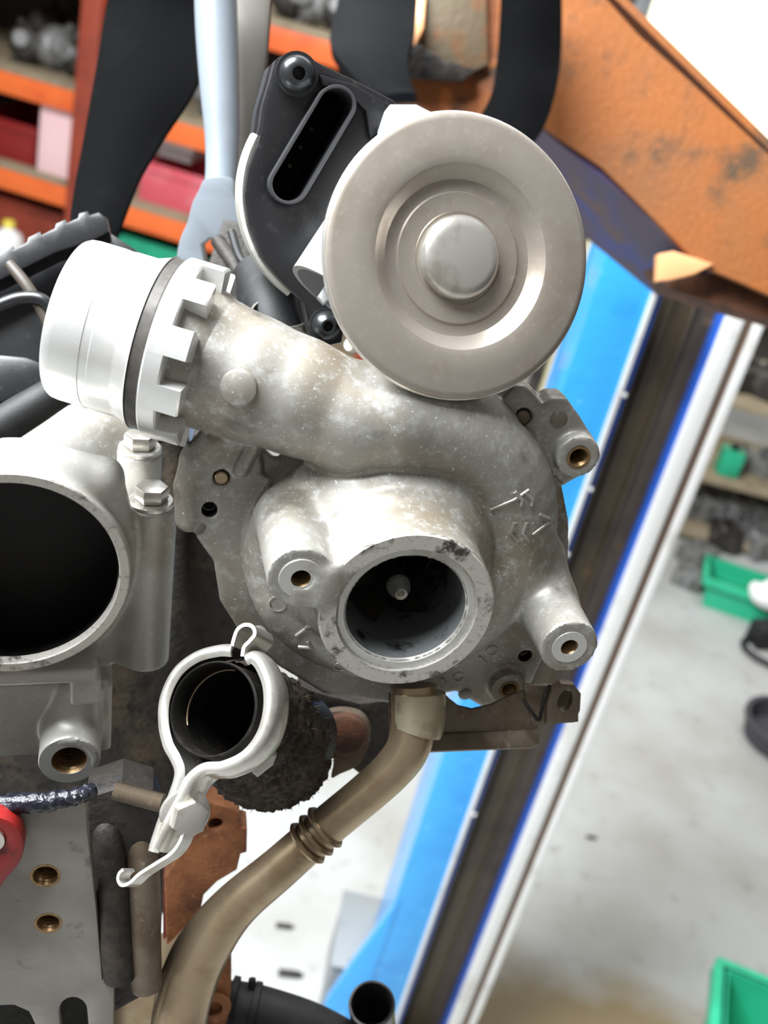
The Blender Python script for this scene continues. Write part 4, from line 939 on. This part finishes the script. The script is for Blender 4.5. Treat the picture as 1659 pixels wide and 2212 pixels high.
# section: rolled front lip, bulged outside, open inside (offset is towards the outside of the ring)
def sect(s): 
    out = [(-2.6, -.6), (-1.6, .2), (-.4, .3), (.6, -.4), (1.2, -2), (1.5, -5), (1.2, -8), (.5, -10.5), (-1.0, -12)]
    inn = [(-1.2, -11.2), (-.2, -9.8), (.4, -7.6), (.7, -5), (.4, -2.6), (-.2, -1.0), (-1.2, -.7), (-2.4, -1.3)]
    return [(s*o_, w_) for o_, w_ in out+inn]
right = [(528, 1418), (545, 1412), (566, 1432), (584, 1480), (584, 1540), (566, 1596), (530, 1640), (480, 1664), (440, 1668), (412, 1690), (390, 1730), (360, 1788), (335, 1836)]
left = [(500, 1398), (470, 1398), (420, 1412), (375, 1448), (348, 1505), (344, 1560), (354, 1610), (372, 1645), (379, 1672), (366, 1716), (345, 1766), (330, 1810), (322, 1838)]
band('band_half', right, sect(-1), M_STEEL, cl)
band('band_half', left, sect(1), M_STEEL, cl)
flat = [(-.5, .3), (.5, .3), (.5, -11), (-.5, -11)]
band('spring_loop', [(502, 1396), (506, 1380), (514, 1360), (530, 1350), (546, 1354), (551, 1370), (540, 1385), (528, 1398), (524, 1418)], flat, M_STEEL, cl)
band('tail_hook', [(392, 1790), (385, 1815), (365, 1843), (330, 1866), (296, 1888), (275, 1907), (258, 1912), (250, 1900), (253, 1886), (262, 1878)], [(-.45, -1), (.45, -1), (.45, -6.5), (-.45, -6.5)], M_STEEL, cl)
slab('ear_pad', [(396, 1700), (432, 1690), (436, 1730), (420, 1790), (398, 1830), (380, 1822), (388, 1760)], Fr(cpt(410, 1760, .303), (.35, -.1, .93)), 0, .002, M_STEEL, cl, bevel=.0004)
hexbolt(Fr(cpt(398, 1756, .298), nz((.45, -.12, .86))), 5.2, cl, M_STEEL, 4.6)
slab('side_lug', [(540, 1650), (575, 1628), (598, 1636), (590, 1655), (556, 1682), (543, 1670)], Fr(cpt(570, 1655, .306), (.1, -.2, .97)), 0, .004, M_STEEL, cl, bevel=.0008)
lathe('loop_pin', Fr(cpt(560, 1372, .312), (.5, .2, .8)), [(0, 1), (2.2, .8), (2.8, 0), (2.8, -4), (0, -4)], M_STEEL, cl, 24)

wp = thing('wrapped_pipe', 'black bored exhaust pipe in charred fibrous wrap behind the band clamp', 'pipe', org_cam=KF.c(np.array([0, 0, -.04])))
lathe('pipe', KF, [(13.4, -60), (13.4, -1.5), (12.9, -1.0), (12.5, -1.5), (12.2, -9), (12.6, -9.4), (12.4, -60)], M_SOOT, wp, 64)
lathe('inner_bead', KF, [(12.4, -8.6), (12.0, -8.8), (11.95, -9.2), (12.4, -9.4)], M_GOLD, wp, 64, a0=math.radians(85), a1=math.radians(200))
lathe('bore_end', KF, [(0, -58), (12.9, -58)], M_DARK, wp, 32)
def fuzz(p, i, t_): return .0016*mnoise.noise(Vector(p)*260)+.0011*mnoise.noise(Vector(p)*900)+.0007*mnoise.noise(Vector(p)*2200)
wrapP = [KF.c(np.array([[.000, .000, -.014]]))[0], cpt(525, 1562, .325), cpt(562, 1592, .340), cpt(585, 1612, .355), cpt(600, 1620, .368)]
RW = [.0150, .0180, .0198, .0200, .017]
AA = cat_rom(np.array([list(p)+[r] for p, r in zip(wrapP, RW)]), 18)
V, Fc = sweep(AA[:, :3], AA[:, 3], 140, False, None, fuzz); mk('charred_wrap', V, Fc, M_WRAP, wp, True, 60)
V = []; Fc = []
for i in range(420):
    j = random.randrange(20, len(AA)); a_ = random.random()*2*math.pi; c_ = AA[j, :3]; r_ = AA[j, 3]
    d_ = np.array([math.cos(a_), math.sin(a_), .2*random.uniform(-1, 1)]); b0 = c_+d_*r_*.97
    tip = b0+d_*random.uniform(.0008, .0026)+np.array([random.uniform(-1, 1), random.uniform(-1, .3), random.uniform(-1, 1)])*.0012
    s_ = nz(np.cross(d_, [0, 0, 1]))*.00035; k0 = len(V); u_ = np.array([0, 0, .00035])
    V += [b0+s_, b0-s_, b0+u_, tip]; Fc += [(k0, k0+1, k0+3), (k0+1, k0+2, k0+3), (k0+2, k0, k0+3), (k0, k0+1, k0+2)]
fz = mk('loose_fibres', np.array(V), Fc, mat('straw_fibre', (96, 82, 60), .8), wp, False); fz['kind'] = 'stuff'

# ------------------------------------------------------------------ heat shield bracket under the turbo
hs = thing('heat_shield_bracket', 'brown stained steel bracket below the turbocharger in front of the blue column', 'bracket', org_cam=cpt(1030, 1600, .36))
HS = Fr(cpt(1030, 1550, .352), nz((.05, -.15, .98)))
slab('plate', [(840, 1500), (960, 1500), (972, 1512), (990, 1526), (1020, 1533), (1060, 1524), (1100, 1505), (1140, 1490), (1150, 1540), (1163, 1560), (1164, 1578), (905, 1590), (840, 1590)], HS, 0, .002, M_BROWN, hs, bevel=.0004)
slab('folded_lip', [(840, 1588), (905, 1588), (1164, 1574), (1166, 1606), (1150, 1614), (905, 1624), (840, 1628)], Fr(cpt(1030, 1600, .351), nz((.05, .45, .9))), 0, .002, M_BROWN, hs, bevel=.0004)
slab('lug', [(1192, 1490), (1212, 1476), (1240, 1478), (1256, 1500), (1254, 1535), (1242, 1562), (1180, 1566), (1182, 1520)], Fr(cpt(1220, 1520, .345), nz((.1, -.2, .96))), 0, .004, M_BROWN, hs, holes=[circ(1221, 1514, 15, 16, 24, .35)], bevel=.0006)
slab('lug_backing', [(1130, 1480), (1200, 1480), (1250, 1500), (1250, 1560), (1150, 1570)], Fr(cpt(1190, 1525, .352), nz((.1, -.2, .96))), 0, .002, M_BROWN, hs, bevel=.0004)
tube('spring_clip', [(1130, 1510, .344, 4), (1150, 1540, .343, 4), (1164, 1556, .343, 4), (1170, 1535, .343, 4), (1178, 1500, .344, 4), (1188, 1480, .345, 4)], M_SOOT, hs, 6, 8)
# rusty bush held in a bright lug
rb = thing('rusty_bush', 'round rusty bush in a worn steel lug right of the charred pipe', 'bush', org_cam=cpt(740, 1590, .375))
RBF = Fr(cpt(740, 1592, .37), nz((-.1, -.1, .98)))
slab('lug', [(690, 1548), (730, 1536), (775, 1545), (796, 1575), (792, 1620), (770, 1655), (735, 1672), (715, 1680), (720, 1640), (700, 1600), (680, 1580)], RBF, -.004, .006, M_BROWN, rb, bevel=.001, smooth_n=3)
lathe('bush', Fr(RBF.pc(745, 1590, 0), RBF.n), [(0, 1.0), (5.6, .8), (6.8, 0), (7.2, -2), (7.2, -8), (0, -8)], M_RUSTD, rb, 36)
slab('stay', [(640, 1480), (700, 1500), (780, 1520), (860, 1510), (870, 1660), (800, 1690), (760, 1660), (800, 1600), (780, 1545), (720, 1530), (660, 1560)], Fr(cpt(760, 1560, .385), nz((0, -.2, .97))), 0, .01, M_ENG, rb, bevel=.001)

# ------------------------------------------------------------------ black intake parts at upper left
cv = thing('intake_cover', 'black plastic intake cover with notched edge behind the bright sleeve', 'engine cover', org_cam=cpt(80, 700, .40))
VF = Fr(cpt(80, 650, .40), nz((.15, .10, .97)))
teeth = [(-120, 600), (-60, 560)]
edge = [(0, 545), (60, 512), (120, 482), (170, 460), (215, 448)]
top = []
for i in range(len(edge)-1):
    (x0, y0), (x1, y1) = edge[i], edge[i+1]
    for k_, dy in ((0, 0), (.45, 0), (.5, 9), (.95, 9)): top.append((x0+(x1-x0)*k_, y0+(y1-y0)*k_+dy))
slab('notched_flange', [(-120, 600)]+top+[(232, 470), (236, 500), (200, 520), (120, 545), (60, 575), (0, 605), (-120, 660)], VF, .004, .012, M_BLACKP, cv, bevel=.001)
slab('shell', [(-120, 600), (0, 580), (100, 540), (225, 490), (330, 560), (330, 800), (200, 900), (0, 960), (-120, 980)], VF, -.012, .02, M_BLACKP, cv, bevel=.003)
tube('rolled_edge', [(-60, 690, .386, 14), (0, 660, .386, 15), (50, 644, .386, 15), (95, 650, .386, 14), (125, 690, .387, 12), (140, 740, .388, 10)], M_BLACKP, cv, 8, 18)
tube('rib', [(20, 570, .39, 12), (60, 620, .388, 13), (100, 690, .388, 12), (120, 760, .389, 10)], mat('brown_black_plastic', (70, 62, 54), .5), cv, 6, 14)
slab('side_panel', [(-60, 790), (0, 765), (55, 770), (140, 800), (120, 830), (60, 850), (0, 870), (-60, 890)], VF, .006, .01, M_BLACKP, cv, bevel=.002)
h1 = tube('intake_hose', [(-80, 990, .36, 42), (0, 925, .36, 42), (70, 880, .362, 40), (140, 838, .366, 36), (220, 800, .37, 32)], M_BLACK, None, 8, 24)
tag(h1, 'smooth black hose running under the bright turned sleeve', 'hose')
al = slab('cam_cover', [(-80, 985), (20, 930), (110, 885), (200, 858), (300, 850), (330, 900), (330, 1000), (-80, 1020)], Fr(cpt(150, 930, .385), nz((.05, .05, .99))), 0, .02, M_CAST, None, bevel=.002)
tag(al, 'pale aluminium cover behind the top of the throttle body', 'engine cover')

# hose and clip behind the neck, below the sensor housing
hz = thing('rear_hose', 'black hose with steel clip behind the turbocharger neck', 'hose', org_cam=cpt(600, 700, .36))
tube('hose', [(560, 600, .38, 60), (590, 680, .365, 62), (610, 760, .362, 62), (600, 860, .37, 60)], M_BLACK, hz, 6, 28)
lathe('clip', Fr(cpt(607, 690, .355), nz((.1, .75, .6))), [(9.2, -2.6), (9.8, -2.6), (9.8, 2.6), (9.2, 2.6), (9.2, -2.6)], M_STEEL, hz, 48)
for i, (pp, lab) in enumerate((([(500, 500, .40, 9), (520, 560, .395, 9), (560, 600, .39, 9), (600, 660, .385, 8), (640, 720, .38, 8)], 'thin black cable behind the neck beside the silver strut'),
                               ([(470, 520, .42, 16), (510, 580, .41, 16), (540, 650, .40, 16), (560, 720, .395, 16)], 'thick dark cable sleeve behind the castellated collar'),
                               ([(540, 520, .41, 7), (575, 600, .40, 7), (620, 618, .395, 7), (660, 640, .39, 7)], 'slim dark wire passing under the sensor housing'))):
    o = tube('cable', pp, M_BLACK if i != 1 else M_ENG, None, 6, 12); tag(o, lab, 'cable')
bk_ = slab('rear_casting', [(480, 470), (560, 480), (640, 620), (700, 760), (640, 900), (420, 960), (400, 700), (450, 560)], Fr(cpt(540, 700, .43), (0, 0, 1)), 0, .03, M_ENG, blk, bevel=.003)

# ------------------------------------------------------------------ black hose and pipe stub at the bottom
bh = thing('bottom_hose', 'black ribbed rubber hose crossing the bottom edge', 'hose', org_cam=cpt(560, 2190, .42))
tube('hose', [(440, 2170, .42, 50), (520, 2180, .42, 56), (600, 2205, .42, 60), (680, 2235, .42, 60), (780, 2290, .42, 60)], M_BLACK, bh, 8, 28)
for x, y in ((500, 2175), (548, 2187)):
    lathe('hose_rib', Fr(cpt(x, y, .42), nz((1, -.2, 0)), up=(0, 0, 1)), [(9.5, -1.6), (11.2, -1.2), (11.2, 1.2), (9.5, 1.6)], M_BLACK, bh, 32)
lathe('nipple', Fr(cpt(545, 2125, .418), (0, 1, .1), up=(0, 0, 1)), [(0, 2.2), (1.4, 2), (1.6, 0), (1.6, -5), (0, -5)], M_BLACK, bh, 16)
ps = thing('pipe_stub', 'open black pipe end at the bottom edge in front of the column', 'pipe', org_cam=cpt(803, 2200, .42))
lathe('tube', Fr(cpt(803, 2168, .41), nz((-.02, .68, .73))), [(7.2, -60), (7.2, -.8), (7.8, 0), (8.6, -.2), (8.8, -1.2), (8.6, -3), (8.6, -60)], M_BLACKP, ps, 48)
lathe('tube_end', Fr(cpt(803, 2168, .41), nz((-.02, .68, .73))), [(0, -40), (7.3, -40)], M_DARK, ps, 24)
